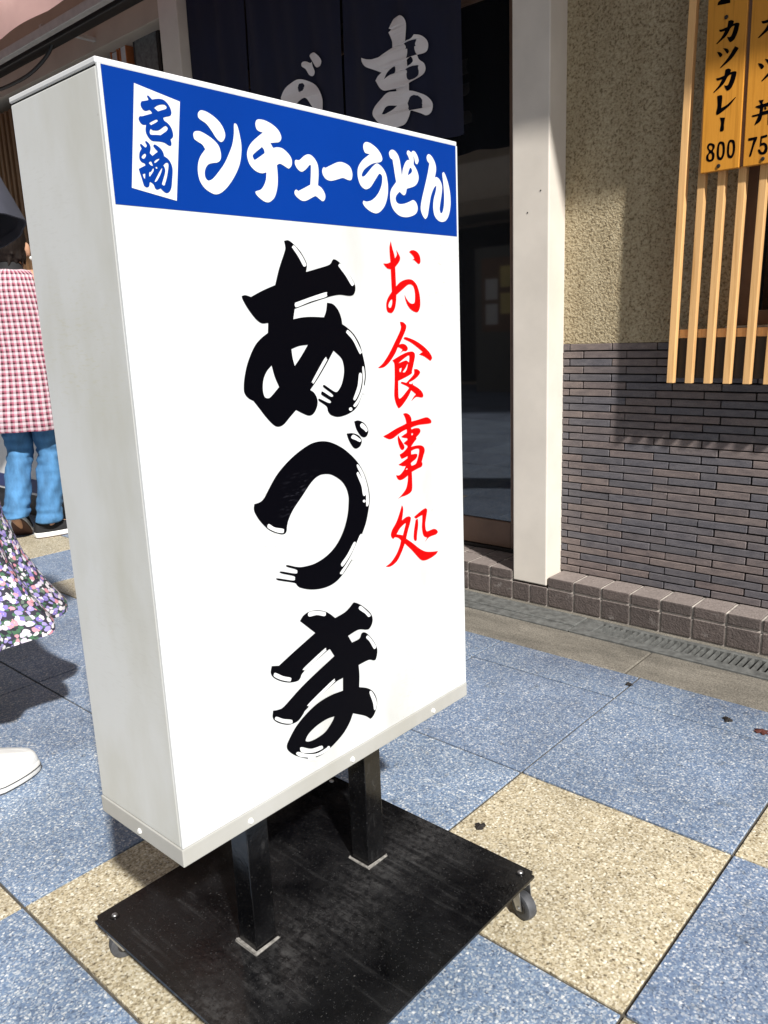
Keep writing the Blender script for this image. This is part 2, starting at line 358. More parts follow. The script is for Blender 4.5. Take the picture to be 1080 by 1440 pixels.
def m_ink():
    m, nt, b = mat('black_sign_film'); p = pos(nt)
    c = scuffs(nt, (0.0010, 0.0010, 0.0025), p, (.0967, -.675, .745), .05, (0.028, 0.028, 0.038), .6)
    v = N(nt, 'ShaderNodeTexVoronoi', feature='F1'); v.inputs['Scale'].default_value = 60; nt.links.new(p, v.inputs['Vector'])
    s = N(nt, 'ShaderNodeSeparateColor'); nt.links.new(v.outputs['Color'], s.inputs[0])
    a = ramp(nt, [(0.03, (1, 1, 1)), (0.07, (0, 0, 0))]); nt.links.new(v.outputs['Distance'], a.inputs[0]); e = ramp(nt, [(0.86, (0, 0, 0)), (0.9, (1, 1, 1))]); nt.links.new(s.outputs[0], e.inputs[0])
    c = mixc(nt, mixc(nt, 1.0, a.outputs[0], e.outputs[0], 'MULTIPLY'), c, (0.06, 0.06, 0.07))
    nt.links.new(c, b.inputs['Base Color']); b.inputs['Roughness'].default_value = 0.4; b.inputs['Specular IOR Level'].default_value = 0.06
    return m

BL_BASE = (0.160, 0.220, 0.330)
MT = {}
MT['blue'] = m_aggregate('blue_aggregate', BL_BASE, [(0.0, (0.045, 0.058, 0.095)), (0.16, (0.105, 0.150, 0.245)), (0.46, (0.172, 0.252, 0.405)), (0.70, (0.305, 0.380, 0.475)), (0.86, (0.66, 0.68, 0.70)), (1.0, (0.88, 0.88, 0.86))], 178, 0.70, 0.6)
MT['beige'] = m_aggregate('beige_aggregate', (0.40, 0.34, 0.23), [(0.0, (0.035, 0.027, 0.017)), (0.17, (0.16, 0.12, 0.068)), (0.34, (0.46, 0.385, 0.255)), (0.60, (0.65, 0.57, 0.41)), (0.84, (0.77, 0.72, 0.59)), (1.0, (0.88, 0.86, 0.77))], 165, 0.72, 0.7)
MT['mortar'] = simple('joint_mortar', (0.075, 0.066, 0.052), 0.9, var=0.4, scale=60, bmp=0.4)
MT['concrete'] = m_concrete()
MT['drain'] = simple('drain_steel', (0.135, 0.138, 0.132), 0.6, metal=0.2, var=0.4, scale=40, bmp=0.3)
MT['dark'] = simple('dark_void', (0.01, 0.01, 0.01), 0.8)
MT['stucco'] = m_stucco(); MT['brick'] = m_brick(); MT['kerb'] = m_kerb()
MT['grout_dark'] = simple('recessed_grout', (0.018, 0.016, 0.016), 0.95, var=0.3, scale=80)
MT['grout_pale'] = simple('pale_grout', (0.46, 0.415, 0.37), 0.9, var=0.4, scale=35)
MT['post'] = simple('cream_post_paint', (0.66, 0.605, 0.535), 0.5, var=0.06, scale=7)
MT['cream'] = simple('cream_wall', (0.40, 0.34, 0.27), 0.7, var=0.08, scale=6)
MT['olive'] = simple('olive_plaster', (0.26, 0.225, 0.15), 0.8, var=0.12, scale=9, bmp=0.2)
MT['bronze'] = simple('bronze_door_frame', (0.19, 0.12, 0.085), 0.4, metal=0.2, var=0.15, scale=12)
MT['slat'] = m_wood('pale_lattice_wood', [(0.3, (0.60, 0.335, 0.125)), (0.5, (0.76, 0.46, 0.20)), (0.72, (0.68, 0.39, 0.155))], 12, 'Z', 0.45)
MT['board'] = m_wood('amber_menu_wood', [(0.3, (0.46, 0.185, 0.018)), (0.5, (0.62, 0.270, 0.032)), (0.72, (0.54, 0.225, 0.024))], 10, 'Z', 0.42)
MT['brown_slat'] = m_wood('brown_lattice_wood', [(0.3, (0.10, 0.05, 0.02)), (0.7, (0.20, 0.105, 0.045))], 8, 'Z', 0.6)
MT['sign_side'] = m_sign('grey_sign_metal', (0.60, 0.615, 0.615), (0.45, 0.445, 0.38), 0.42, 0.8, (((0, -.905, .95), .12, (0.5, 0.49, 0.38), .4, 1.2), ((.03, -.905, .6), .15, (0.46, 0.45, 0.43), .25), ((-.04, -.905, 1.1), .1, (0.48, 0.48, 0.46), .25, 1.4)))
MT['sign_trim'] = m_sign('sign_trim_metal', (0.42, 0.418, 0.40), (0.33, 0.32, 0.28), 0.42, 0.6)
MT['sign_face'] = m_sign('white_sign_acrylic', (0.640, 0.662, 0.672), (0.42, 0.41, 0.37), 0.28, 0.75, (((.096, -.72, .73), .10, (0.45, 0.44, 0.42), .7), ((.096, -.36, 1.03), .13, (0.45, 0.44, 0.40), .6, 1.5), ((.096, -.45, .42), .10, (0.5, 0.49, 0.46), .5)), 0.50)
MT['sign_blue'] = simple('blue_sign_film', (0.0004, 0.033, 0.245), 0.35, var=0.05, scale=6, spec=0.12)
MT['white_ink'] = simple('white_sign_film', (0.66, 0.675, 0.685), 0.35, var=0.02)
MT['black_ink'] = m_ink()
MT['board_ink'] = simple('black_sign_film', (0.0010, 0.0010, 0.0025), 0.4, var=0.3, scale=40, spec=0.06)
MT['red_ink'] = simple('red_sign_film', (0.78, 0.0015, 0.002), 0.4, var=0.05, spec=0.1)
MT['plate'] = m_plate(); MT['gloss_black'] = m_plate('black_post_paint', 0.0)
MT['weld'] = simple('grey_sealant', (0.20, 0.19, 0.175), 0.8, var=0.5, scale=150, bmp=0.6)
MT['steel'] = simple('zinc_steel', (0.42, 0.42, 0.42), 0.35, metal=0.9, var=0.2, scale=60)
MT['rubber'] = simple('grey_rubber', (0.06, 0.062, 0.068), 0.6, var=0.25, scale=80)
MT['screw'] = simple('white_screw', (0.80, 0.80, 0.78), 0.3)
MT['noren'] = simple('navy_noren_cotton', (0.0055, 0.0075, 0.027), 0.85, var=0.15, scale=9, bmp=0.1)
MT['noren_ink'] = simple('undyed_noren_cotton', (0.78, 0.73, 0.72), 0.9, var=0.05, scale=12)
MT['rope'] = simple('black_cable', (0.012, 0.011, 0.010), 0.5)
MT['black_metal'] = simple('black_awning_rail', (0.015, 0.013, 0.012), 0.5)
MT['white_metal'] = simple('white_awning_frame', (0.50, 0.47, 0.43), 0.4)
MT['skin'] = simple('skin', (0.48, 0.27, 0.17), 0.5, var=0.08, scale=20)
MT['hair'] = simple('dark_brown_hair', (0.013, 0.008, 0.006), 0.7, var=0.6, scale=70, bmp=1.0, sc=(3, 3, 0.3), spec=0.25)
MT['gingham'] = m_gingham(); MT['floral'] = m_floral()
MT['denim'] = simple('light_blue_denim', (0.062, 0.185, 0.36), 0.85, var=0.35, scale=22, bmp=0.5, sc=(1, 1, 0.45))
MT['black_cloth'] = simple('black_cloth', (0.010, 0.010, 0.011), 0.85)
MT['slate_cloth'] = simple('slate_grey_cotton', (0.038, 0.040, 0.056), 0.88, var=0.15, scale=14, bmp=0.15)
MT['white_rubber'] = simple('white_sole', (0.72, 0.71, 0.68), 0.55, var=0.08)
MT['white_leather'] = simple('white_leather', (0.74, 0.74, 0.73), 0.45, var=0.05, scale=30)
MT['brown_sole'] = simple('brown_sole', (0.07, 0.03, 0.022), 0.7)
MT['yellow_patch'] = simple('cream_patch', (0.72, 0.60, 0.26), 0.6)
MT['white_panel'] = simple('white_counter_panel', (0.70, 0.71, 0.72), 0.5, var=0.04)
MT['navy'] = simple('navy_stripe', (0.02, 0.035, 0.14), 0.5)
MT['asphalt'] = simple('street_asphalt', (0.14, 0.17, 0.235), 0.8, var=0.3, scale=2)
MT['debris'] = simple('blackened_leaf', (0.016, 0.012, 0.010), 0.8, var=0.4, scale=120)
MT['red_leaf'] = simple('reddish_leaf', (0.07, 0.018, 0.012), 0.7, var=0.4, scale=120)
MT['orange_edge'] = simple('orange_cover', (0.42, 0.13, 0.04), 0.6); MT['paper'] = simple('pale_pages', (0.55, 0.50, 0.48), 0.8)
m, nt, b = mat('dark_window_glass'); b.inputs['Base Color'].default_value = (0.012, 0.013, 0.015, 1); b.inputs['Roughness'].default_value = 0.03; b.inputs['Specular IOR Level'].default_value = 1.0; b.inputs['IOR'].default_value = 1.7; MT['glass'] = m
m, nt, b = mat('pink_awning_fabric'); p = pos(nt); n = noise(nt, p, 6, 3); r = ramp(nt, [(0.3, (0.60, 0.36, 0.33)), (0.7, (0.68, 0.43, 0.39))]); nt.links.new(n.outputs[0], r.inputs[0]); nt.links.new(r.outputs[0], b.inputs['Base Color']); b.inputs['Roughness'].default_value = 0.8
tr = N(nt, 'ShaderNodeBsdfTranslucent'); nt.links.new(r.outputs[0], tr.inputs[0]); mx = N(nt, 'ShaderNodeMixShader'); mx.inputs[0].default_value = 0.12
nt.links.new(b.outputs[0], mx.inputs[1]); nt.links.new(tr.outputs[0], mx.inputs[2]); nt.links.new(mx.outputs[0], nt.nodes['Material Output'].inputs[0]); MT['awning'] = m

# ------------------------------------------------------------------ lettering
GLYPHS = {  # outlines in tenths of a millimetre on the plane of each sign; * marks a corner
  'mei': '-8534,11976* -8518,11984 -8487,11962 -8476,11954* -8438,11965 -8388,11975 -8339,11972 -8298,11947 -8270,11911 -8259,11873 -8265,11847 -8286,11829 -8332,11815 -8365,11802* -8355,11776 -8314,11755 -8280,11720 -8265,11681 -8263,11646 -8272,11627 -8300,11603* -8293,11576 -8296,11551 -8311,11538* -8338,11545 -8380,11562 -8436,11565 -8511,11560 -8541,11569 -8568,11595 -8585,11627 -8587,11661 -8576,11704* -8610,11699 -8638,11712 -8655,11743 -8649,11764 -8636,11775* -8606,11780 -8549,11801 -8492,11822* -8502,11840 -8519,11850* -8563,11835 -8592,11840 -8613,11866 -8616,11890 -8604,11914 -8589,11921 -8533,11937 -8519,11947*|-8464,11878* -8421,11907 -8369,11925 -8331,11927 -8312,11910 -8326,11890 -8376,11870 -8418,11853*|-8537,11722* -8514,11740 -8455,11770 -8437,11769 -8435,11759 -8459,11741 -8518,11709*|-8528,11674* -8505,11663* -8462,11666 -8423,11679 -8362,11720 -8339,11726 -8322,11709 -8335,11684 -8369,11659 -8417,11628* -8454,11626 -8523,11618 -8537,11623 -8541,11645',
  'butsu': '-8607,11543* -8592,11549 -8566,11534 -8551,11511 -8550,11482 -8565,11440* -8537,11417* -8467,11466* -8495,11489 -8514,11509 -8509,11524 -8493,11530 -8461,11518 -8426,11495 -8404,11465 -8396,11430* -8354,11410 -8323,11373 -8309,11328 -8312,11277 -8326,11208 -8341,11140 -8365,11096 -8393,11076 -8419,11073 -8449,11089 -8477,11112* -8497,11102 -8520,11095 -8541,11106 -8555,11140 -8572,11153 -8589,11162* -8599,11156 -8606,11130 -8620,11111 -8645,11106 -8668,11119 -8677,11143 -8689,11192 -8702,11235 -8712,11274* -8632,11315* -8633,11330 -8648,11336* -8671,11343 -8689,11365 -8692,11395 -8681,11435 -8655,11471* -8667,11496 -8669,11508 -8656,11515 -8642,11507 -8611,11486* -8595,11498 -8593,11516 -8603,11532|-8665,11388 -8651,11410 -8624,11428 -8613,11422 -8615,11404 -8633,11382 -8652,11377|-8586,11343 -8572,11359 -8557,11359 -8547,11337 -8542,11323 -8564,11323|-8523,11360 -8501,11383 -8462,11400 -8463,11390 -8491,11366 -8514,11353|-8513,11311 -8503,11318 -8491,11311 -8496,11300 -8508,11299|-8593,11257* -8571,11264 -8549,11292 -8537,11298 -8542,11272 -8568,11239 -8589,11215* -8598,11219|-8673,11226* -8654,11235 -8643,11234 -8651,11186* -8662,11194|-8542,11171* -8516,11210 -8478,11264 -8442,11309 -8436,11304 -8461,11251 -8499,11196 -8527,11168*|-8419,11339* -8384,11368 -8359,11369 -8355,11344 -8368,11291 -8388,11228 -8414,11169 -8429,11144 -8451,11150 -8452,11165 -8427,11219 -8406,11267 -8399,11298 -8408,11328',
  'shi': '-7926,11906 -7902,11938 -7868,11950 -7806,11944 -7725,11915 -7653,11872 -7603,11814 -7583,11752 -7597,11705 -7631,11671 -7666,11669 -7714,11702 -7766,11765 -7827,11823 -7883,11847 -7922,11869|-8008,11693 -7991,11721 -7953,11734 -7903,11734 -7815,11707 -7734,11667 -7684,11622 -7664,11565 -7665,11506 -7687,11468 -7723,11447* -7785,11435 -7837,11418 -7875,11384 -7898,11336 -7900,11291 -7884,11260 -7851,11250 -7793,11279 -7717,11350 -7628,11445 -7556,11552 -7496,11659 -7463,11769 -7451,11869 -7429,11884 -7404,11863 -7381,11780 -7367,11669 -7381,11561 -7419,11449 -7499,11326 -7599,11216 -7695,11143 -7776,11116 -7851,11132 -7923,11171 -7974,11238 -7989,11327 -7976,11412 -7939,11486 -7868,11564* -7901,11606 -7956,11628 -7999,11650',
  'chi': '-7142,11927 -7119,11967 -7071,11981 -6991,11980 -6888,11954 -6804,11908 -6765,11851 -6769,11809 -6806,11776 -6866,11763 -6936,11749* -6901,11701* -6831,11717 -6752,11713 -6666,11668 -6620,11610 -6626,11545 -6670,11504 -6710,11511 -6778,11535 -6818,11539 -6859,11519* -6856,11449 -6859,11357 -6877,11263 -6921,11167 -6985,11112 -7045,11094 -7111,11109 -7184,11151 -7211,11183 -7202,11201 -7129,11226 -7076,11279 -7041,11345 -7027,11422* -7102,11405 -7186,11420 -7256,11467 -7288,11524 -7295,11591 -7265,11662 -7193,11738 -7041,11847* -7098,11853 -7133,11875|-7068,11690* -7202,11595 -7210,11560 -7189,11539 -7144,11561 -7034,11628* -7040,11663',
  'yu': '-6569,11602* -6549,11614 -6516,11612* -6481,11626 -6409,11677 -6339,11701 -6281,11690 -6224,11649 -6189,11586 -6187,11491 -6207,11362* -6148,11337 -6101,11286 -6089,11238 -6108,11199 -6140,11182 -6180,11196 -6238,11225 -6268,11230 -6330,11204 -6422,11165 -6491,11159 -6557,11184 -6602,11220 -6604,11254 -6578,11277 -6540,11265* -6440,11309 -6337,11356* -6321,11463 -6309,11579* -6334,11579 -6382,11537 -6444,11497 -6492,11492 -6547,11525 -6572,11569',
  'bar': '-6093,11583* -6058,11579* -5972,11617 -5854,11665 -5768,11679 -5672,11665 -5609,11630 -5581,11562 -5597,11496 -5631,11477 -5685,11480 -5760,11492 -5836,11472 -5965,11438 -6048,11443 -6097,11473 -6122,11518 -6115,11560',
  'u': '-5355,11916 -5335,11958 -5283,11979 -5204,11971 -5102,11934 -5024,11878 -4989,11817 -5006,11778 -5054,11758 -5137,11742 -5232,11708 -5351,11637 -5402,11574 -5396,11549 -5362,11553 -5308,11591 -5199,11683 -5126,11731 -5079,11739 -4998,11705 -4931,11639 -4900,11545 -4893,11448 -4912,11341 -4966,11231 -5055,11149 -5152,11112 -5257,11126 -5358,11170 -5406,11218 -5393,11252* -5330,11246 -5236,11269 -5139,11329 -5063,11410 -5017,11496 -5005,11586 -5039,11616 -5075,11605 -5150,11527 -5237,11438 -5309,11402 -5366,11400 -5432,11434 -5472,11502 -5484,11579 -5461,11661 -5377,11749 -5235,11838* -5315,11842 -5346,11874',
  'do': '-4849,11893 -4829,11928 -4785,11949 -4724,11941 -4665,11900 -4631,11837 -4611,11741 -4594,11637* -4568,11731 -4520,11812 -4473,11852 -4422,11863* -4445,11904 -4475,11939 -4461,11974 -4429,11982 -4379,11962* -4345,11989 -4294,11984 -4244,11936 -4221,11877 -4256,11827 -4294,11838 -4317,11897 -4335,11925* -4328,11872 -4334,11818* -4266,11749 -4230,11667 -4253,11594 -4328,11533 -4498,11482* -4521,11422 -4554,11394 -4592,11396 -4653,11429* -4718,11381 -4743,11333 -4723,11289 -4661,11270 -4559,11283 -4455,11315 -4363,11346 -4299,11316 -4269,11248 -4299,11182 -4386,11137 -4530,11107 -4669,11116 -4779,11170 -4837,11242 -4856,11339 -4832,11439 -4721,11548* -4741,11636 -4760,11732 -4780,11823* -4827,11843|-4408,11764 -4376,11744 -4378,11713 -4411,11687 -4470,11657* -4442,11722',
  'n': '-4039,11946 -4010,11984 -3969,11989 -3909,11961 -3850,11897 -3826,11813 -3858,11694* -3810,11703 -3741,11670 -3695,11594 -3705,11495 -3738,11379 -3763,11279 -3750,11231 -3730,11216 -3693,11244 -3662,11328 -3650,11452 -3659,11597 -3682,11740 -3674,11777 -3638,11785 -3584,11718 -3530,11609 -3498,11481 -3499,11341 -3544,11205 -3619,11125 -3713,11099 -3804,11113 -3886,11172 -3916,11275 -3898,11398 -3845,11515 -3828,11589* -3885,11551 -3958,11441 -4005,11301 -4044,11169 -4080,11126 -4115,11116 -4173,11168 -4203,11245 -4178,11358 -4103,11539 -4028,11720 -3981,11866* -4027,11900',
  'a': '-6819,10680* -6748,10688 -6661,10642 -6565,10566 -6490,10466 -6470,10408 -6491,10329* -6284,10376 -6082,10427 -6022,10482 -5987,10497 -5910,10470 -5790,10381 -5680,10266 -5620,10172 -5633,10092 -5683,10052 -5767,10047 -5906,10059 -6044,10046 -6180,10019 -6447,9959 -6716,9890* -6751,9766* -6589,9786 -6418,9789 -6226,9780* -6182,9857 -6156,9961* -6051,9942 -5965,9871 -5915,9775 -5898,9687* -5796,9632 -5682,9546 -5581,9412 -5530,9260 -5495,9108 -5493,8973 -5526,8857 -5590,8727 -5698,8585 -5850,8516 -6043,8491 -6181,8525 -6241,8581 -6253,8631 -6285,8667 -6392,8733 -6386,8761 -6219,8690 -6187,8717 -6337,8805 -6344,8838 -6316,8845 -6172,8767 -6142,8795 -6300,8902 -6287,8930 -6200,8881 -6100,8826 -6042,8832 -5965,8916 -5913,9052 -5912,9166 -5952,9257 -6084,9357* -6221,9200 -6392,9020 -6539,8886* -6472,8844 -6424,8760 -6431,8673 -6493,8590 -6572,8563 -6667,8593 -6800,8658* -6901,8586 -7012,8505 -7096,8483 -7174,8508 -7284,8612 -7398,8751 -7466,8832* -7538,8871 -7589,8931 -7596,9005 -7569,9134 -7507,9289 -7397,9457 -7293,9547 -7171,9615* -7156,9730* -7257,9729 -7346,9784 -7447,9899 -7510,9997 -7524,10039* -7469,10049 -7388,10030* -7202,10104 -7007,10167* -6927,10359 -6819,10563 -6808,10621|-6813,9409* -6681,9441 -6532,9450* -6661,9310 -6775,9201* -6802,9302|-7148,9231* -7111,9094 -7052,8965* -7181,8867 -7233,8844 -7290,8864 -7311,8952 -7290,9070 -7233,9162',
  'a_hl': '-6704,10611 -6672,10634 -6624,10600 -6539,10509 -6484,10415 -6517,10392 -6541,10406 -6611,10506 -6686,10590|-5920,10424 -5878,10444 -5768,10358 -5649,10211 -5658,10184 -5698,10179 -5796,10295 -5904,10398|-6710,9955 -6657,9974 -6197,10085 -6159,10066 -6179,10030 -6446,9974 -6673,9910 -6713,9922|-6492,9004 -6261,9263 -6221,9256 -6230,9224 -6461,8978 -6494,8980|-5832,9591 -5797,9606 -5684,9514 -5562,9328 -5572,9296 -5606,9301 -5712,9466 -5828,9570|-5560,9103 -5532,9118 -5518,9059 -5518,8975 -5546,8865* -5481,8854* -5533,8748* -5578,8760* -5657,8648 -5727,8593 -5765,8616 -5679,8693 -5596,8812 -5558,8944|-5632,9016 -5599,9039 -5571,9012 -5582,8912 -5636,8782 -5721,8685 -5760,8695 -5750,8724 -5667,8868|-5788,8568 -5799,8553 -5823,8548 -5847,8557 -5855,8575 -5844,8590 -5820,8595 -5797,8586',
  'zu': '-7575,7593* -7487,7601 -7418,7637 -7334,7734 -7205,7876 -7059,7988 -6871,8095 -6659,8180 -6510,8211 -6340,8203 -6168,8150 -5952,8028 -5732,7833 -5601,7629 -5530,7414 -5522,7260 -5555,7129 -5592,7016 -5635,6921 -5731,6770 -5853,6574 -5944,6475 -6119,6331 -6288,6247 -6493,6227 -6731,6268 -6917,6344 -6975,6393 -7013,6436 -7191,6508 -7296,6552 -7298,6576 -7040,6478 -7004,6498 -7025,6535 -7226,6623 -7228,6649 -6992,6559 -6955,6578 -6977,6611 -7126,6685 -7120,6707 -6974,6646 -6852,6615 -6639,6607 -6415,6659 -6226,6764 -6076,6931 -5981,7129 -5944,7322 -5948,7422 -5987,7528 -6072,7633 -6222,7731 -6352,7768 -6482,7765 -6615,7701 -6795,7545 -6950,7411 -7040,7297 -7078,7212 -7094,7145 -7146,7121 -7251,7156 -7380,7231 -7501,7362 -7573,7481 -7586,7543|-5760,8399* -5670,8401 -5555,8344 -5489,8246 -5518,8175 -5579,8158 -5649,8191 -5725,8290|-5918,8252* -5798,8242 -5684,8196 -5629,8123 -5658,8053 -5743,8024 -5811,8057 -5885,8164',
  'zu_hl': '-7398,7287 -7370,7301 -7283,7240 -7150,7193 -7140,7163 -7158,7139 -7269,7176 -7388,7250|-5755,7779 -5723,7795 -5624,7650 -5553,7436 -5539,7263 -5561,7190 -5601,7189 -5602,7240 -5604,7411 -5674,7625|-5766,7681 -5730,7692 -5654,7571 -5602,7427 -5600,7359 -5632,7340 -5662,7370 -5683,7492 -5750,7637|-5611,7262 -5620,7250 -5641,7248 -5661,7257 -5668,7273 -5659,7286 -5638,7288 -5618,7278|-5758,6802 -5725,6786 -5857,6578* -5833,6517* -5910,6472* -5947,6493* -6118,6348 -6154,6331 -6187,6362 -6064,6454 -5937,6577 -5845,6692|-5903,6714 -5871,6729 -5851,6702 -5935,6593 -6062,6479 -6135,6437 -6157,6460 -6150,6492 -6031,6582|-5651,8338 -5607,8358 -5534,8300 -5506,8248 -5539,8227 -5573,8256 -5641,8305|-5836,8199 -5788,8220 -5686,8163 -5646,8125 -5678,8108 -5758,8145 -5826,8173',
  'ma': '-6968,5898* -6904,5952 -6801,5976 -6658,5954 -6516,5898 -6414,5827 -6323,5742* -6133,5767 -6029,5810 -5958,5853 -5912,5846 -5790,5770 -5634,5625 -5573,5520 -5586,5429 -5650,5371 -5721,5377 -5836,5419 -5929,5426 -6091,5403* -6020,5278* -5869,5287 -5818,5348 -5770,5353 -5701,5310 -5589,5178 -5512,5046 -5500,4954 -5535,4860 -5585,4851 -5692,4897 -5907,4895* -5901,4727 -5918,4553* -5755,4476 -5639,4381 -5572,4265 -5554,4149 -5598,4039 -5664,3975 -5714,3963* -5830,4062 -6071,4201* -6161,4076 -6308,3962 -6540,3872 -6719,3840 -6848,3852 -6931,3874 -7012,3911 -7207,4046 -7317,4163 -7344,4241 -7304,4314 -7151,4461 -6937,4570 -6721,4633 -6482,4648 -6249,4626* -6235,4818* -6427,4796 -6932,4634 -7019,4579 -7105,4524 -7206,4518 -7323,4551 -7470,4645 -7542,4739 -7529,4837* -7436,4815 -7338,4823 -7069,4951 -6793,5058 -6379,5198* -6453,5323* -6518,5317 -6948,5179 -7025,5110 -7078,5085 -7214,5114 -7363,5189 -7479,5282 -7519,5364 -7496,5448* -7378,5411* -7101,5513 -6710,5648*|-7006,4190 -6942,4255 -6790,4308 -6594,4327 -6445,4308* -6490,4249 -6629,4153 -6783,4126 -6910,4131 -6987,4157',
  'ma_hl': '-6824,5944 -6791,5973 -6659,5946 -6516,5890 -6498,5861 -6525,5832 -6664,5890 -6796,5908|-5849,5757 -5802,5763 -5680,5647 -5613,5567 -5662,5556 -5729,5628 -5840,5720|-5729,5258 -5684,5275 -5590,5160 -5524,5050 -5555,5026 -5585,5045 -5662,5176|-7475,5325 -7446,5337 -7320,5244 -7199,5178 -7196,5142 -7222,5133 -7362,5207 -7469,5291|-6954,5229 -6568,5367 -6542,5345 -6550,5323 -6926,5195 -6951,5199|-6910,4692 -6444,4859 -6412,4837 -6425,4813 -6888,4653 -6913,4663|-5712,4383 -5674,4399 -5607,4297 -5565,4171 -5596,4074 -5632,4086 -5650,4205|-7512,4719 -7482,4733 -7372,4656 -7240,4589 -7219,4556 -7241,4535 -7378,4598 -7495,4688|-7120,4107 -7088,4118 -6919,4017 -6740,3982 -6706,3955 -6717,3925 -6883,3944 -7085,4036|-7195,4066 -7153,4077 -7006,3980 -6822,3904 -6648,3903 -6603,3917 -6572,3895 -6585,3866 -6718,3848 -6853,3868* -6841,3801* -6994,3872* -6991,3917* -7129,3994',
  'o': '-4873,10775* -4846,10688 -4808,10596 -4798,10549* -4751,10606 -4764,10664* -4719,10615 -4686,10565 -4705,10513 -4798,10435* -4796,10352 -4793,10177* -4701,10235 -4596,10268 -4491,10277 -4412,10259 -4335,10199 -4286,10101 -4266,9993 -4275,9893 -4325,9827 -4386,9824 -4472,9854 -4548,9912 -4597,9993 -4616,10070* -4582,10018 -4519,9961 -4454,9940 -4400,9956 -4383,10026 -4386,10108 -4416,10182 -4481,10209 -4547,10196 -4654,10139 -4793,10062* -4804,9970 -4834,9881 -4888,9826 -4939,9818 -4994,9839 -5015,9899 -5005,9970 -4964,10033 -4887,10105* -4890,10248 -4893,10405* -4955,10411 -5008,10441 -5043,10475* -4963,10477 -4894,10497* -4903,10623 -4901,10701|-4888,10002 -4887,9954 -4909,9906 -4941,9886 -4968,9902 -4963,9938 -4929,9982|-4486,10648* -4445,10669 -4379,10675 -4301,10651 -4249,10601 -4236,10536 -4254,10499 -4288,10494 -4340,10521 -4386,10543 -4432,10538* -4372,10560* -4390,10587 -4435,10622',
  'shoku': '-4735,9694* -4669,9688 -4612,9654 -4599,9617 -4632,9553 -4695,9471 -4766,9381* -4699,9389 -4626,9371 -4584,9331 -4588,9299 -4631,9282 -4690,9285 -4765,9251* -4704,9304 -4746,9329 -4797,9347* -4867,9256 -4987,9151 -5090,9093 -5175,9078 -5237,9083* -5129,9141 -4995,9262 -4858,9422 -4749,9556 -4717,9620 -4729,9666|-4666,9465 -4636,9480 -4562,9468 -4398,9418 -4232,9340 -4094,9247 -4026,9166 -4043,9128 -4076,9120 -4161,9163 -4239,9196 -4331,9220* -4244,9254* -4387,9337 -4520,9404 -4637,9446|-4929,9167* -4767,9223 -4617,9262 -4497,9271 -4437,9249 -4424,9196 -4460,9093 -4502,8990 -4512,8957 -4634,8918 -4785,8881 -4814,8879* -4820,8766 -4819,8642 -4791,8621 -4723,8653 -4575,8756* -4641,8790 -4765,8837* -4742,8855 -4639,8833* -4545,8888 -4467,8940 -4450,8977 -4456,9016* -4387,9012 -4326,8979 -4320,8949 -4376,8905 -4470,8863 -4571,8837* -4572,8813* -4504,8808 -4487,8836* -4489,8792* -4368,8734 -4285,8674 -4256,8617 -4281,8590 -4359,8602 -4436,8608 -4546,8555* -4482,8617 -4427,8651* -4531,8718* -4603,8633 -4729,8529 -4805,8488 -4842,8497 -4889,8573 -4913,8679 -4895,8866 -4886,9034 -4891,9127|-4809,9118* -4696,9172 -4590,9214 -4552,9207 -4564,9118* -4623,9150 -4682,9144|-4776,9046* -4732,9052 -4757,8993* -4781,9004|-4713,8990* -4643,9047 -4595,9101 -4605,9054 -4638,9004 -4676,8983',
  'ji': '-4731,8395* -4666,8398 -4595,8367 -4553,8316 -4548,8263* -4406,8271 -4223,8287 -4146,8271 -4085,8226 -4087,8192 -4149,8185 -4394,8193 -4552,8174 -4554,8147* -4471,8155 -4382,8142 -4346,8101 -4378,8057 -4448,8018 -4446,7989 -4496,7957 -4577,7891* -4454,7893 -4348,7881 -4280,7846 -4259,7789 -4294,7716 -4336,7634* -4322,7592 -4347,7557 -4440,7542 -4577,7515* -4575,7398 -4582,7252 -4637,7203 -4742,7183 -4831,7180 -4912,7164* -4814,7216 -4722,7287 -4680,7386 -4668,7476* -4758,7443 -4847,7434 -4903,7462 -4939,7520* -4857,7512 -4767,7564 -4713,7623* -4792,7635 -4878,7667* -4790,7692 -4670,7732* -4661,7764* -4787,7744 -4822,7773 -4841,7812* -4753,7839 -4662,7893 -4664,7922* -4732,7959 -4739,7970* -4657,8006 -4663,8031* -4742,8046 -4796,8066* -4725,8091 -4666,8112 -4663,8163* -4766,8142 -4868,8108 -4970,8070 -5054,8065 -5136,8096 -5182,8124* -5077,8148 -4906,8197 -4762,8226 -4666,8248* -4685,8320|-4862,8103* -4815,8036 -4734,7931 -4736,7884 -4780,7871 -4822,7901 -4855,7966 -4872,8043|-4557,8084 -4537,8091 -4520,8075 -4543,8058 -4561,8065|-4577,7829* -4486,7845 -4403,7838 -4390,7798 -4416,7724 -4466,7634 -4512,7612 -4580,7607* -4585,7652 -4478,7694 -4438,7736 -4459,7769 -4579,7776*|-4715,7571 -4692,7586 -4671,7578 -4686,7566',
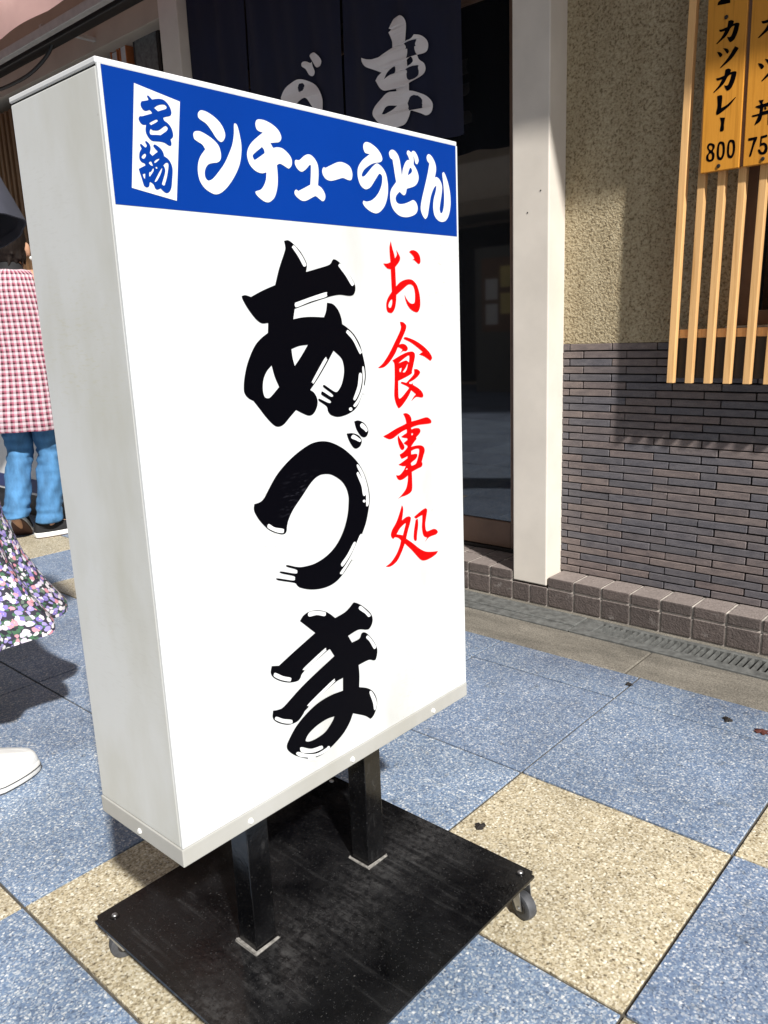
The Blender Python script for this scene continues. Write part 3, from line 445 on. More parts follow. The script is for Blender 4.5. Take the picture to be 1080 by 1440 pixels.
  'dokoro': '-4830,7056* -4803,7001 -4815,6913 -4842,6823* -4757,6851 -4680,6853 -4633,6815 -4663,6729 -4715,6628 -4758,6525* -4608,6419 -4455,6300 -4313,6219 -4167,6178 -3992,6149* -4052,6108 -4187,6081 -4319,6077 -4416,6106 -4508,6186 -4629,6310 -4792,6456* -4875,6337 -4971,6238 -5078,6193 -5168,6186 -5240,6209* -5120,6245 -4996,6336 -4915,6439 -4877,6524* -4938,6576 -5011,6602 -5045,6585* -5078,6607 -5100,6662 -5063,6734 -4969,6824 -4888,6947|-4972,6639* -4885,6716 -4761,6765 -4780,6703 -4831,6593* -4906,6619|-4522,6767* -4472,6766 -4467,6667 -4500,6529 -4512,6449 -4544,6441 -4581,6485 -4568,6606|-4558,6820* -4429,6866 -4332,6893 -4276,6898 -4240,6860 -4266,6760 -4295,6652 -4282,6555 -4251,6527 -4169,6530 -4086,6531 -4020,6503 -3988,6459 -4031,6431 -4123,6430 -4223,6420 -4331,6360* -4255,6428* -4319,6458 -4357,6508 -4377,6617 -4363,6739 -4360,6811* -4432,6800 -4512,6785',
  'nma': '-11621,19933* -11470,20090 -11183,20114 -10947,19998 -10815,19813 -10804,19590 -10860,19217* -10620,19242 -10497,19350* -10265,19279 -10038,19102 -9960,18920 -10031,18745 -10247,18699 -10403,18708* -10331,18539 -10160,18390 -10108,18212 -10191,18064 -10432,17948 -10735,17866* -10744,17633* -10487,17552 -10137,17382 -9909,17168 -9857,16989 -9941,16808 -10119,16743 -10314,16837 -10689,16994* -10798,16799 -11010,16636 -11260,16594 -11637,16603 -12142,16783 -12431,17075 -12486,17264 -12365,17479 -12096,17661 -11791,17790 -11414,17770* -11431,17846* -11703,17859 -11955,17890 -12162,18027 -12342,18298* -12227,18419 -12043,18496* -12386,18658 -12725,18820 -12890,19004 -12925,19158* -12668,19056 -12281,19011 -11937,19076 -11554,19200* -11564,19414 -11695,19713* -11587,19785* -11688,19838*|-10805,18619* -10622,18675 -10548,18533 -10651,18444 -10793,18420*|-11937,18255* -11757,18462 -11480,18587 -11468,18385 -11679,18344|-12114,17149* -11855,17350 -11395,17295* -11609,17185 -11952,17118',
  'nzu': '-17539,18801* -17263,19015 -16999,19142 -16621,19204 -16257,19183 -15908,19053 -15513,18821 -15243,18561 -15090,18290 -15065,18062 -15166,17710 -15507,17491 -16026,17376* -16042,17532 -15781,17769 -15760,18011 -15889,18243 -16022,18439 -16137,18500 -16323,18461 -16702,18346 -17085,18266 -17480,18439|-15802,19917 -15707,19987 -15504,19967 -15282,19834 -15095,19664 -15034,19523 -15116,19396 -15319,19396 -15485,19497 -15671,19722|-16179,19707 -16112,19776 -15964,19761 -15793,19676 -15703,19702* -15658,19535 -15544,19326 -15612,19221 -15746,19204 -15887,19290 -16017,19504 -16157,19610',
  'ka': '284,16877* 354,16886 420,16843 415,16785* 486,16790 558,16764 561,16705 530,16566 460,16422 376,16375 326,16409 272,16519* 361,16505 417,16624 442,16735* 395,16732 349,16699* 247,16547 29,16406* 4,16419* 135,16545 216,16673* 95,16676 60,16734* 141,16729 267,16749*',
  'tsu': '190,16278* 296,16238 340,16169 303,16125 260,16172|36,16224* 122,16197 182,16123 128,16083 85,16138|486,16253* 568,16197 555,16148 407,15974 159,15820* 134,15833* 325,16023 442,16189',
  'ka_b': '276,15756* 347,15768 414,15726 409,15667* 480,15674 553,15650 557,15590 525,15447 454,15296 369,15245 319,15278 264,15388* 353,15377 411,15501 436,15616* 388,15611 342,15576* 238,15417 18,15264* -8,15277* 125,15410 207,15545* 85,15543 49,15601* 131,15599 259,15624*',
  'mark': '-12,17314* 0,17377* 85,17442* 309,17396* 308,17288* 125,17300',
  'ka2': '1353,16832* 1435,16841 1512,16791 1507,16726* 1589,16729 1673,16699 1678,16632 1644,16474 1563,16310 1466,16259 1407,16298 1343,16424* 1446,16407 1511,16541 1539,16667* 1484,16665 1431,16628* 1313,16456 1060,16298* 1031,16314* 1182,16455 1276,16601* 1135,16606 1093,16672* 1187,16665 1335,16686*',
  'tsu2': '1233,15790* 1346,15747 1394,15672 1354,15624 1308,15675|1070,15728* 1161,15699 1227,15619 1169,15575 1122,15634|1547,15766* 1635,15706 1622,15653 1467,15460 1205,15287* 1178,15301* 1379,15512 1502,15696',
  're': '101,15166* 179,15174 234,15130 223,14860* 369,14914 568,15055* 578,15037* 423,14871 152,14716 96,14769 122,14930',
  'bou': '200,14632* 334,14607* 316,14461 315,14311 264,14287 218,14320 235,14492',
  'p800': '-9,14051 93,13996 103,13910 65,13839 111,13755 95,13622 -11,13587 -96,13643 -102,13755 -43,13840 -94,13942 -80,14025|3,13994 41,13954 39,13903 10,13874 -38,13916 -41,13976|5,13798 43,13749 39,13665 -5,13637 -43,13678 -39,13762|251,14046 341,14005 372,13865 367,13714 320,13603 258,13588 193,13632 165,13764 169,13916 199,14021|263,13985 306,13918 312,13740 272,13653 229,13703 221,13839 229,13956|511,14046 600,14006 631,13868 626,13718 580,13608 520,13592 456,13636 427,13767 431,13918 460,14022|523,13986 565,13920 572,13743 533,13657 490,13706 483,13842 490,13958',
  'don': '1145,14859* 1269,14850* 1251,14758 1389,14770* 1380,14907* 1478,14911* 1471,14770* 1600,14768 1606,14688* 1476,14689* 1483,14584* 1661,14582 1667,14501* 1480,14505* 1492,14214* 1399,14247* 1391,14498* 1260,14491* 1219,14361 1090,14287* 1080,14305* 1160,14493* 1026,14494 999,14532* 1182,14546* 1191,14657* 1097,14699 1078,14730* 1202,14751*|1273,14673* 1388,14675* 1393,14586* 1262,14579*|1290,14662 1331,14662 1350,14618 1310,14610',
  'p750': '947,14001* 1158,14006* 1169,13963 1104,13794 1042,13564 991,13564* 1045,13787 1078,13938* 960,13942|1250,13998* 1398,14013* 1410,13962 1287,13943* 1278,13830* 1344,13835 1414,13775 1437,13673 1410,13579 1321,13553 1234,13600 1203,13687 1254,13687* 1282,13633 1333,13617 1369,13701 1340,13771 1290,13771 1241,13755*|1556,13994 1640,13955 1670,13821 1667,13676 1625,13569 1569,13554 1508,13596 1480,13723 1482,13869 1508,13970|1568,13935 1608,13872 1616,13700 1581,13617 1540,13664 1531,13796 1537,13908',
}
def smooth_contour(s, sub=5):
    P = []
    for t in s.split():
        c = t.endswith('*'); x, y = t.rstrip('*').split(','); P.append((int(x)*1e-4, int(y)*1e-4, c))
    n = len(P); out = []
    for i in range(n):
        p0, p1, p2, p3 = P[i-1], P[i], P[(i+1) % n], P[(i+2) % n]
        a = (p0[0], p0[1]) if not p1[2] else (2*p1[0]-p2[0], 2*p1[1]-p2[1])
        d = (p3[0], p3[1]) if not p2[2] else (2*p2[0]-p1[0], 2*p2[1]-p1[1])
        for k in range(sub):
            t = k/sub; q = []
            for j in (0, 1):
                m1 = (p2[j]-a[j])*0.5; m2 = (d[j]-p1[j])*0.5
                h = 2*t**3-3*t**2+1, t**3-2*t**2+t, -2*t**3+3*t**2, t**3-t**2
                q.append(h[0]*p1[j]+h[1]*m1+h[2]*p2[j]+h[3]*m2)
            out.append(q)
    return out
def glyph(key, fn, name, material, parent, label=None, only=None):
    """fills the outline (holes by overlap) and lays it on its panel; fn maps plane (u, v) to a point"""
    cu = bpy.data.curves.new('outline', 'CURVE'); cu.dimensions = '2D'; cu.fill_mode = 'FRONT'
    for s in (GLYPHS[key].split('|') if only is None else [GLYPHS[key].split('|')[only]]):
        pts = smooth_contour(s); sp = cu.splines.new('POLY'); sp.points.add(len(pts)-1); sp.use_cyclic_u = True
        for p, q in zip(sp.points, pts): p.co = (q[0], q[1], 0, 1)
    co = bpy.data.objects.new('outline', cu); COL.objects.link(co)
    dg = bpy.context.evaluated_depsgraph_get(); me = bpy.data.meshes.new_from_object(co.evaluated_get(dg))
    bpy.data.objects.remove(co); bpy.data.curves.remove(cu)
    for v in me.vertices: v.co = fn(v.co.x, v.co.y)
    me.name = name; o = link(name, me, material, parent)
    if label: o['label'] = label
    return o

# ================================================================== THE SETTING
T = 0.45                                   # paving slab
# ground bed under the slabs, one sheet to the horizon
MB().poly([(-150, -150, -.0045), (150, -150, -.0045), (150, .789, -.0045), (-150, .789, -.0045), (-150, .9545, -.0045), (150, .9545, -.0045), (150, 150, -.0045), (-150, 150, -.0045)], [(0, 1, 2, 3), (4, 5, 6, 7)]).build('ground', MT['mortar']); tag(bpy.data.objects['ground'], kind='structure')
MB().poly([(-60, -40, -.0015), (60, -40, -.0015), (60, -3.17, -.0015), (-60, -3.17, -.0015)], [(0, 1, 2, 3)]).build('street', MT['asphalt']); tag(bpy.data.objects['street'], kind='structure')
pav = empty('pavement', (0, 0, 0), kind='structure')
def slab_mesh(y0, y1, name):
    g = .0028
    return MB().box(g, T-g, y0+g, y1-g, -.03, 0, 0.0010, 1).mesh(name)
sm_full = {k: slab_mesh(0, T, k+'_slab') for k in ('blue', 'beige')}; sm_cut = slab_mesh(0, .155, 'cut_slab')
for k in sm_full: sm_full[k].materials.append(MT[k])
sm_cut.materials.append(MT['blue'])
rng = random.Random(3)
for j in range(-7, 2):
    for i in range(-22, 5):
        beige = (i+j) % 2 != 0 and ((i-j >= 1 and j <= 0) or (i+j <= -5 and j == 0))
        me = sm_cut if j == 1 else sm_full['beige' if beige else 'blue']
        o = link('paving_slab', me, None, pav, (i*T, j*T, rng.uniform(-.0008, .0005)))
# concrete strip along the drain, in cast lengths
strip = empty('concrete_strip', (0, 0, 0), kind='structure')
for a, c in ((-9, -5.2), (-5.2, -2.6), (-2.6, -.045), (-.045, 2.4)):
    MB().box(a+.002, c-.002, .608, .788, -.03, -.001, .003, 1).build('concrete_length', MT['concrete'], strip)

# ================================================================== RESTAURANT FRONT
YK, YW = 0.955, 1.055
bld = empty('restaurant_front', (0, YW, 0), label='restaurant front with beige stucco over thin dark bricks and cream posts', cat='building')
def B(mb, name, m, smooth=None, parent=bld):
    """build in world coordinates, then hang under the building"""
    o = mb.build(name, m, parent, smooth); o.matrix_parent_inverse = Matrix.Translation((0, -YW, 0)); return o
# kerb of square clay tiles: lower course all along, upper course of nosing tiles
B(MB().box(-9, 2.4, YK+.004, 1.6, -.03, .062), 'kerb_core', MT['grout_pale'])
B(MB().box(-.493, 2.4, YK+.004, 1.08, .06, .1005), 'kerb_core', MT['grout_pale'])
B(MB().box(-2.33, -.638, YK+.004, 1.6, .06, .1005), 'kerb_core', MT['grout_pale'])
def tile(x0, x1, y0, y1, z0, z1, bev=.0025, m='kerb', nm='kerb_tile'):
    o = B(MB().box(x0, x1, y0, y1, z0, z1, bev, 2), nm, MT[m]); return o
g = .0032
xs = [-.494+.1*k for k in range(0, 26)]
for a in xs:
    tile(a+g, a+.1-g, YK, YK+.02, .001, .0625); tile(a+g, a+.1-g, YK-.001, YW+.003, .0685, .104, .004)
lx = [-.636, -.565, -.494]
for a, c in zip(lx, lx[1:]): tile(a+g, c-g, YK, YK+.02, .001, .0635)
a = -.636
while a > -5.5:
    w_ = .096
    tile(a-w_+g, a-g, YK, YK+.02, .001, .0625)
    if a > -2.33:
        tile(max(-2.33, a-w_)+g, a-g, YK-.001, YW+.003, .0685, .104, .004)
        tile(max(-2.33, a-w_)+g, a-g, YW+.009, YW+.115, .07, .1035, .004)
    a -= w_
# stucco wall around the window, built as slabs
WX0, WX1, WZ0, WZ1 = .035, 1.25, .93, 2.15
wallp = MB(); wallp.box(-.50, WX0, YW, 1.25, .887, 7.5); wallp.box(WX0, WX1, YW, 1.25, .887, WZ0); wallp.box(WX0, WX1, YW, 1.25, WZ1, 7.5); wallp.box(WX1, 2.4, YW, 1.25, .887, 7.5)
B(wallp, 'stucco_wall', MT['stucco'])
B(MB().box(-.50, 2.4, YW+.010, 1.25, .1, .889), 'brick_bed', MT['grout_dark'])
# thin clay bricks, 32 courses in third bond
RZ = .02445; Z0 = .1055; L = .1487; gj = .0021
def brick_mesh(l):
    return MB().box(0, l, -.012, .002, 0, RZ-2*gj, .0011, 1).mesh('brick')
bm_cache = {}
def brick_at(x0, x1, row):
    l = round(x1-x0, 3)
    if l < .006: return
    if l not in bm_cache:
        bm_cache[l] = brick_mesh(l); bm_cache[l].materials.append(MT['brick'])
    o = link('brick', bm_cache[l], None, bld); o.location = (x0+rng.uniform(-.0005, .0005), rng.uniform(.0078, .0108), Z0+row*RZ+gj+rng.uniform(-.0004, .0004)); o.rotation_euler = (rng.uniform(-.012, .012), rng.uniform(-.002, .002), rng.uniform(-.004, .004))
stuffb = MB()
for row in range(32):
    x = (-.474 if (31-row) % 2 == 0 else -.424)
    start = -.497; edges = [start]+[x+k*L for k in range(0, 20)]
    for a, c in zip(edges, edges[1:]):
        if c > 2.39: break
        if a < .56: brick_at(a+(gj if a > start else 0), c-gj, row)
        else: stuffb.box(a+gj, c-gj, YW-.002, YW+.012, Z0+row*RZ+gj, Z0+(row+1)*RZ-gj)
o = B(stuffb, 'brick_field', MT['brick']); o['kind'] = 'stuff'
# window behind the lattice
win = B(MB().box(WX0, WX1, YW+.05, YW+.07, WZ0, WZ1), 'window', MT['glass'])
fr = MB()
for a, c, d, e in ((WX0, WX0+.045, WZ0, WZ1), (WX1-.045, WX1, WZ0, WZ1), (.60, .645, WZ0+.04, WZ1-.04)): fr.box(a, c, YW+.02, YW+.048, d, e, .002)
fr.box(WX0+.046, WX1-.046, YW+.021, YW+.047, WZ0, WZ0+.04, .002); fr.box(WX0+.046, WX1-.046, YW+.021, YW+.047, WZ1-.04, WZ1, .002)
f_ = fr.build('window_frame', MT['bronze'], win)
MB().box(WX0-.01, WX1+.01, YW-.018, YW+.05, WZ0-.022, WZ0-.001, .003).build('window_sill', MT['sign_trim'], win)
# cream posts either side of the entrance
B(MB().box(-.632, -.4985, YK-.0005, 1.25, .071, 7.5, .004), 'entrance_post', MT['post'])
B(MB().box(-2.47, -2.332, YK-.0005, 1.25, .071, 7.5, .004), 'entrance_post', MT['post'])
for zz, xx in ((1.36, -.528), (1.30, -.575)):
    B(MB().cyl((xx, YK-.0005, zz), (xx, YK-.002, zz), .0022, n=8), 'post_screw', MT['grout_dark'])
# entrance: sliding glass doors in bronze frames, lintel, dark room behind
YD = 1.17
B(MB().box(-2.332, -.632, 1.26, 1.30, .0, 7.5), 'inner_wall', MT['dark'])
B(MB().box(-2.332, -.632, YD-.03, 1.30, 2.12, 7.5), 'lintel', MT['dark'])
B(MB().box(-2.332, -.632, YD-.035, YD+.06, .1045, .118, .002), 'door_track', MT['black_metal'])
def door(x0, x1, y):
    d = MB(); st = .052
    d.box(x0, x0+st, y, y+.032, .12, 2.1, .003); d.box(x1-st, x1, y, y+.032, .12, 2.1, .003)
    d.box(x0+st+.0005, x1-st-.0005, y+.001, y+.031, .12, .222, .003); d.box(x0+st+.0005, x1-st-.0005, y+.001, y+.031, 2.03, 2.1, .003)
    o = B(d, 'sliding_door', MT['bronze'])
    MB().box(x0+st-.004, x1-st+.004, y+.012, y+.018, .218, 2.034).build('glass_pane', MT['glass'], o)
    MB().box(x0+st*.3, x0+st*.7, y-.004, y+.001, .95, 1.13, .002).build('pull_handle', MT['black_metal'], o)
door(-1.50, -.71, YD-.03); door(-2.32, -1.46, YD+.006)
B(MB().box(-.709, -.633, YD-.03, YD+.03, .1045, 2.12, .003), 'door_jamb', MT['bronze'])
# left wing: cream fascia over a plastered recess
B(MB().box(-9, -2.472, YK+.02, 1.25, 2.35, 7.5, .003), 'fascia', MT['cream'])
B(MB().box(-9, -2.472, 1.17, 1.25, .06, 2.35), 'recess_wall', MT['olive'])

# drain channel between kerb and concrete strip
dr = empty('drain_channel', (-.35, .875, 0), label='grey steel drain channel running along the foot of the tiled kerb', cat='drain')
def D(mb, name, m, smooth=None):
    o = mb.build(name, m, dr, smooth); o.matrix_parent_inverse = Matrix.Translation((.35, -.875, 0)); return o
D(MB().box(-9, 2.4, .79, .953, -.14, -.12), 'channel_bed', MT['dark'])
D(MB().box(-9, 2.4, .9132, .9534, -.12, -.031), 'channel_side', MT['concrete']); D(MB().box(-9, 2.4, .79, .834, -.12, -.031), 'channel_side', MT['concrete'])
for a, c in ((-2.33, -.325), (-4.33, -2.334), (-6.33, -4.334)):
    D(MB().box(a, c-.004, .846, .932, -.03, .001, .003), 'cover_plate', MT['drain'])
    D(MB().box(a, c-.004, .796, .841, -.03, .000, .003), 'cover_plate', MT['drain'])
D(MB().box(-9, 2.4, .9345, .9535, -.03, -.001, .002), 'channel_lip', MT['concrete'])
D(MB().box(-.325, 2.4, .796, .835, -.03, .000, .002), 'grate_rail', MT['drain'])
D(MB().box(-.325, 2.4, .913, .932, -.03, .000, .002), 'grate_rail', MT['drain'])
D(MB().box(-.325, -.26, .8355, .9125, -.03, -.0005, .002), 'grate_end', MT['drain'])
gb = MB(); x = -.25
while x < 2.39:
    gb.box(x, x+.0065, .8345, .9135, -.03, -.001); x += .0195
o = D(gb, 'grate_bars', MT['drain']); o['kind'] = 'stuff'

# ================================================================== NOREN
YN = 1.0
def nwave(x, z):
    return .006*math.sin(x*31)*(1-.35*(z-1.6)) + .004*math.sin(x*57+z*5) + .012*(2.2-z)*math.sin(x*7+1)
nor = empty('noren_curtain', (-1.5, YN, 2.42), label='navy noren curtain with large white hiragana hanging in the entrance', cat='curtain')
def NP(mb, name, m, smooth=None):
    o = mb.build(name, m, nor, smooth); o.matrix_parent_inverse = Matrix.Translation((1.5, -YN, -2.42)); return o
for a, c in ((-1.395, -.855), (-1.94, -1.405), (-2.325, -1.95)):
    nx, nz = 34, 20; vs, fs = [], []
    for k in range(nz+1):
        for i in range(nx+1):
            xx = a+(c-a)*i/nx; zz = 1.592+(2.42-1.592)*k/nz
            vs.append((xx, YN+.006+nwave(xx, zz), zz+.006*math.sin(xx*23)*(1-k/nz)))
    for k in range(nz):
        for i in range(nx):
            q = k*(nx+1)+i; fs.append((q, q+1, q+nx+2, q+nx+1))
    NP(MB().poly(vs, fs), 'cloth_panel', MT['noren'], 180)
NP(MB().cyl((-2.33, YN+.006, 2.425), (-.64, YN+.006, 2.425), .014), 'curtain_rod', MT['brown_slat'], 40)
nfn = lambda u, v: Vector((u, YN-.002+nwave(u, v), v))
for k, lb in (('nma', 'large white hiragana ma'), ('nzu', 'large white hiragana zu')):
    o = glyph(k, nfn, 'white_character', MT['noren_ink'], nor, lb); o.matrix_parent_inverse = Matrix.Translation((1.5, -YN, -2.42))

# ================================================================== LATTICE AND MENU BOARDS
lat = empty('lattice_screen', (.1, .96, .773), label='pale wooden lattice screen of upright slats fixed before the window', cat='lattice')
def LP(mb, name, m, smooth=None):
    o = mb.build(name, m, lat, smooth); o.matrix_parent_inverse = Matrix.Translation((-.1, -.96, -.773)); return o
def slat(x, w_=.020):
    mb = MB(); mb.box(0, w_, 0, .022, 0, 1, .0015, 2)
    for v in mb.bm.verts:
        z = .7725+v.co.z*1.33 if v.co.z > .5 else .7725+v.co.z
        v.co = Vector((x+v.co.x+.0195*(z-.7725), .95+v.co.y, z))
    return LP(mb, 'slat', MT['slat'])
for k in range(21): slat(-.102+k*.0533)
for za in (.900, 1.95): LP(MB().box(-.098, 1.0, .973, .992, za, za+.024, .002), 'rail', MT['slat'])
LP(MB().box(-.088, 1.0, .974, .986, .786, .8985, .001), 'backing_board', MT['black_metal'])
for xx in (.0, .5, .95):
    for zz in (.912, 1.962): LP(MB().cyl((xx, .99, zz), (xx, YW+.002, zz), .006, n=10), 'standoff', MT['black_metal'])
YB = .932
def board(x0, x1, label, glyphs, top):
    b = empty('menu_board', (x0, .94, 1.333), label=label, cat='menu board', group='wooden menu boards on the lattice')
    inv = Matrix.Translation((-x0, -.94, -1.333))
    def BP(o): o.matrix_parent_inverse = inv; return o
    BP(MB().box(x0, x1, YB, .948, 1.333, top, .0015).build('plank', MT['board'], b))
    xm = (x0+x1)/2
    for zz in (1.345, 1.662 if not glyphs else 1.6985):
        BP(MB().cyl((xm-.002, YB+.001, zz), (xm-.002, YB-.003, zz), .0055, .004, 14).build('nail_head', MT['black_metal'], b, 40))
    for k, lb in glyphs: BP(glyph(k, lambda u, v: Vector((u, YB-.0006, v)), 'black_character', MT['board_ink'], b, lb))
    return b
board(-.025, .0745, 'amber wooden menu board priced 800, nearest the stucco', [('ka', 'black katakana ka'), ('tsu', 'black katakana tsu'), ('ka_b', 'black katakana ka'), ('re', 'black katakana re'), ('bou', 'black long vowel stroke'), ('p800', 'price 800 in black digits'), ('mark', None)], 1.79)
board(.0845, .186, 'amber wooden menu board priced 750, cut off by the picture edge', [('ka2', 'black katakana ka'), ('tsu2', 'black katakana tsu'), ('don', 'black kanji don'), ('p750', 'price 750 in black digits')], 1.79)
LP(MB().box(.0746, .0844, .940, .949, 1.338, 1.79), 'board_backing', MT['bronze'])

# ================================================================== AWNING
aw = empty('awning', (-1.5, .8, 2.5), label='pink fabric awning on a white frame above the shop front', cat='awning')
def AP(mb, name, m, smooth=None):
    o = mb.build(name, m, aw, smooth); o.matrix_parent_inverse = Matrix.Translation((1.5, -.8, -2.5)); return o
AX0, AX1 = -6.5, 2.3
vs, fs = [], []; nx = 176
prof = [(1.06, 2.92), (.80, 2.72), (.575, 2.545), (.556, 2.50), (.552, 2.42), (.556, 2.335)]
for i in range(nx+1):
    x = AX0+(AX1-AX0)*i/nx
    for k, (y, z) in enumerate(prof):
        sag = -.012*abs(math.sin(x*math.pi/.9))**.6 if k < 4 else 0
        dz = (.006*abs(math.sin(x*math.pi/.45))) if k == 5 else 0
        vs.append((x, y+.006*math.sin(x*9)*(k > 3), z+sag+dz))
for i in range(nx):
    for k in range(len(prof)-1):
        q = i*len(prof)+k; fs.append((q, q+1, q+len(prof)+1, q+len(prof)))
AP(MB().poly(vs, fs), 'fabric', MT['awning'], 60)
AP(MB().cyl((AX0, .585, 2.53), (AX1, .585, 2.53), .013), 'front_bar', MT['white_metal'], 40)
AP(MB().box(AX0, AX1, .69, .725, 2.345, 2.385, .003), 'lower_bar', MT['white_metal'])
AP(MB().box(AX0, AX1, .74, .80, 2.335, 2.385, .004), 'gutter', MT['black_metal'])
for x in (-6.2, -4.55, -3.05, -1.2, .6, 2.1):
    AP(MB().cyl((x, .585, 2.53), (x, 1.06, 2.78), .010), 'arm', MT['white_metal'], 40)
    AP(MB().box(x-.012, x+.012, .70, 1.06, 2.387, 2.402), 'bracket', MT['white_metal'])
# cable sagging from the gutter
cq = [(-3.06, .77, 2.356), (-3.075, .77, 2.346), (-3.134, .77, 2.313), (-3.239, .77, 2.284), (-3.376, .77, 2.266), (-3.537, .77, 2.264), (-3.687, .77, 2.27), (-4.035, .77, 2.30), (-4.51, .77, 2.34)]
cp = []
for k in range((len(cq)-1)*6+1):
    i, t = min(k//6, len(cq)-2), (k-6*min(k//6, len(cq)-2))/6
    q0, q1, q2, q3 = [Vector(cq[max(0, min(len(cq)-1, i+d))]) for d in (-1, 0, 1, 2)]
    cp.append(.5*(2*q1+(q2-q0)*t+(2*q0-5*q1+4*q2-q3)*t*t+(3*q1-q0-3*q2+q3)*t**3))
tag(MB().tube(cp, .009, 10).build('cable', MT['rope'], None, 60), 'black cable drooping below the dark gutter at top left', 'cable')

# ================================================================== STANDING SIGN
SX0, SX1, SY0, SY1, SZ0, SZ1 = -.0907, .0961, -.9047, -.3308, .3402, 1.2249
sign = empty('standing_sign', (.0025, -.617, 0), label='white upright box sign with blue band on a black wheeled base', cat='sign')
SINV = Matrix.Translation((-.0025, .617, 0))
def S(o): o.matrix_parent_inverse = SINV; return o
def SP(mb, name, m, smooth=None, parent=sign):
    o = mb.build(name, m, parent, smooth)
    if parent is sign: S(o)
    return o
cab = SP(MB().box(SX0, SX1-.003, SY0, SY1, SZ0+.024, SZ1-.0075, .0018), 'cabinet', MT['sign_side'])
SP(MB().box(SX0, SX1-.001, SY0-.0012, SY1+.0012, SZ1-.0062, SZ1, .0014), 'top_cap', MT['white_ink'], None, cab)
SP(MB().box(SX0+.001, SX1-.004, SY0+.0012, SY1-.0012, SZ1-.0078, SZ1-.006), 'seam', MT['dark'], None, cab)
SP(MB().box(SX0-.001, SX1+.0012, SY0-.0014, SY1+.0014, SZ0, SZ0+.0236, .0012), 'bottom_trim', MT['sign_trim'], None, cab)
for y0, y1 in ((SY0, SY0+.0035), (SY1-.0035, SY1)):
    SP(MB().box(SX1-.0032, SX1+.0008, y0, y1, SZ0+.0242, SZ1-.0064, .0008), 'edge_strip', MT['sign_face'], None, cab)
for yy in (-.8035, -.614, -.4235):
    SP(MB().cyl((SX1+.001, yy, SZ0+.0095), (SX1+.0036, yy, SZ0+.0095), .0042, .003, 14), 'screw', MT['screw'], 40, cab)
for xx in (.0018,):
    SP(MB().cyl((xx, SY0-.001, SZ0+.0095), (xx, SY0-.0036, SZ0+.0095), .0042, .003, 14), 'screw', MT['screw'], 40, cab)
fp = SP(MB().box(SX1-.004, SX1, SY0+.0036, SY1-.0036, SZ0+.0242, SZ1-.0066), 'face_panel', MT['sign_face'])
ft = SX1
SP(MB().box(ft-.001, ft+.0004, SY0+.0038, SY1-.0038, 1.0916, SZ1-.0068), 'blue_band', MT['sign_blue'], None, fp)
SP(MB().poly([(ft+.0007, y, z) for y, z in ((-.8811, 1.1086), (-.829, 1.1006), (-.814, 1.199), (-.8666, 1.2073))], [(0, 1, 2, 3)]), 'white_plaque', MT['white_ink'], None, fp)
def sfn(d): return lambda u, v: Vector((ft+d, u, v))
for k, lb in (('mei', 'blue kanji on the white plaque, upper'), ('butsu', 'blue kanji on the white plaque, lower')): glyph(k, sfn(.0010), 'blue_character', MT['sign_blue'], fp, lb)
for k, lb in (('shi', 'white katakana shi'), ('chi', 'white katakana chi'), ('yu', 'small white katakana yu'), ('bar', 'white long vowel stroke'), ('u', 'white hiragana u'), ('do', 'white hiragana do'), ('n', 'white hiragana n')):
    glyph(k, sfn(.0008), 'white_character', MT['white_ink'], fp, lb)
for k, lb in (('a', 'huge black hiragana a with white gleams'), ('zu', 'huge black hiragana zu with white gleams'), ('ma', 'huge black hiragana ma with white gleams')):
    glyph(k, sfn(.0006), 'black_character', MT['black_ink'], fp, lb)
    for q in range(len(GLYPHS[k+'_hl'].split('|'))): glyph(k+'_hl', sfn(.0010), 'white_gleam', MT['white_ink'], fp, None, q)
for k, lb in (('o', 'red brush hiragana o'), ('shoku', 'red brush kanji for meal'), ('ji', 'red brush kanji for matter'), ('dokoro', 'red brush kanji for place')):
    glyph(k, sfn(.0006), 'red_character', MT['red_ink'], fp, lb)
# base plate, posts, casters
ZP = .0743
PX0, PX1, PY0, PY1 = -.236, .250, -.8775, -.3515
pl = MB(); pl.box(PX0, PX1, PY0, PY1, ZP-.0045, ZP)
bmesh.ops.bevel(pl.bm, geom=[e for e in pl.bm.edges if abs(e.verts[0].co.z-e.verts[1].co.z) > .001], offset=.008, segments=3, affect='EDGES')
base = SP(pl, 'base_plate', MT['plate'])
for cy in (-.739, -.495):
    SP(MB().box(-.0165, .0225, cy-.0195, cy+.0195, ZP-.001, SZ0+.004, .0015), 'post', MT['gloss_black'])
    wd = MB()
    wd.box(-.021, .0275, cy-.0248, cy-.0198, ZP-.0005, ZP+.004, .0018); wd.box(.0228, .0278, cy-.0245, cy+.022, ZP-.0005, ZP+.0036, .0016)
    for v in wd.bm.verts: v.co += Vector((random.uniform(-1, 1), random.uniform(-1, 1), random.uniform(-1, 1)))*.0011
    SP(wd, 'sealant_bead', MT['weld'], None)
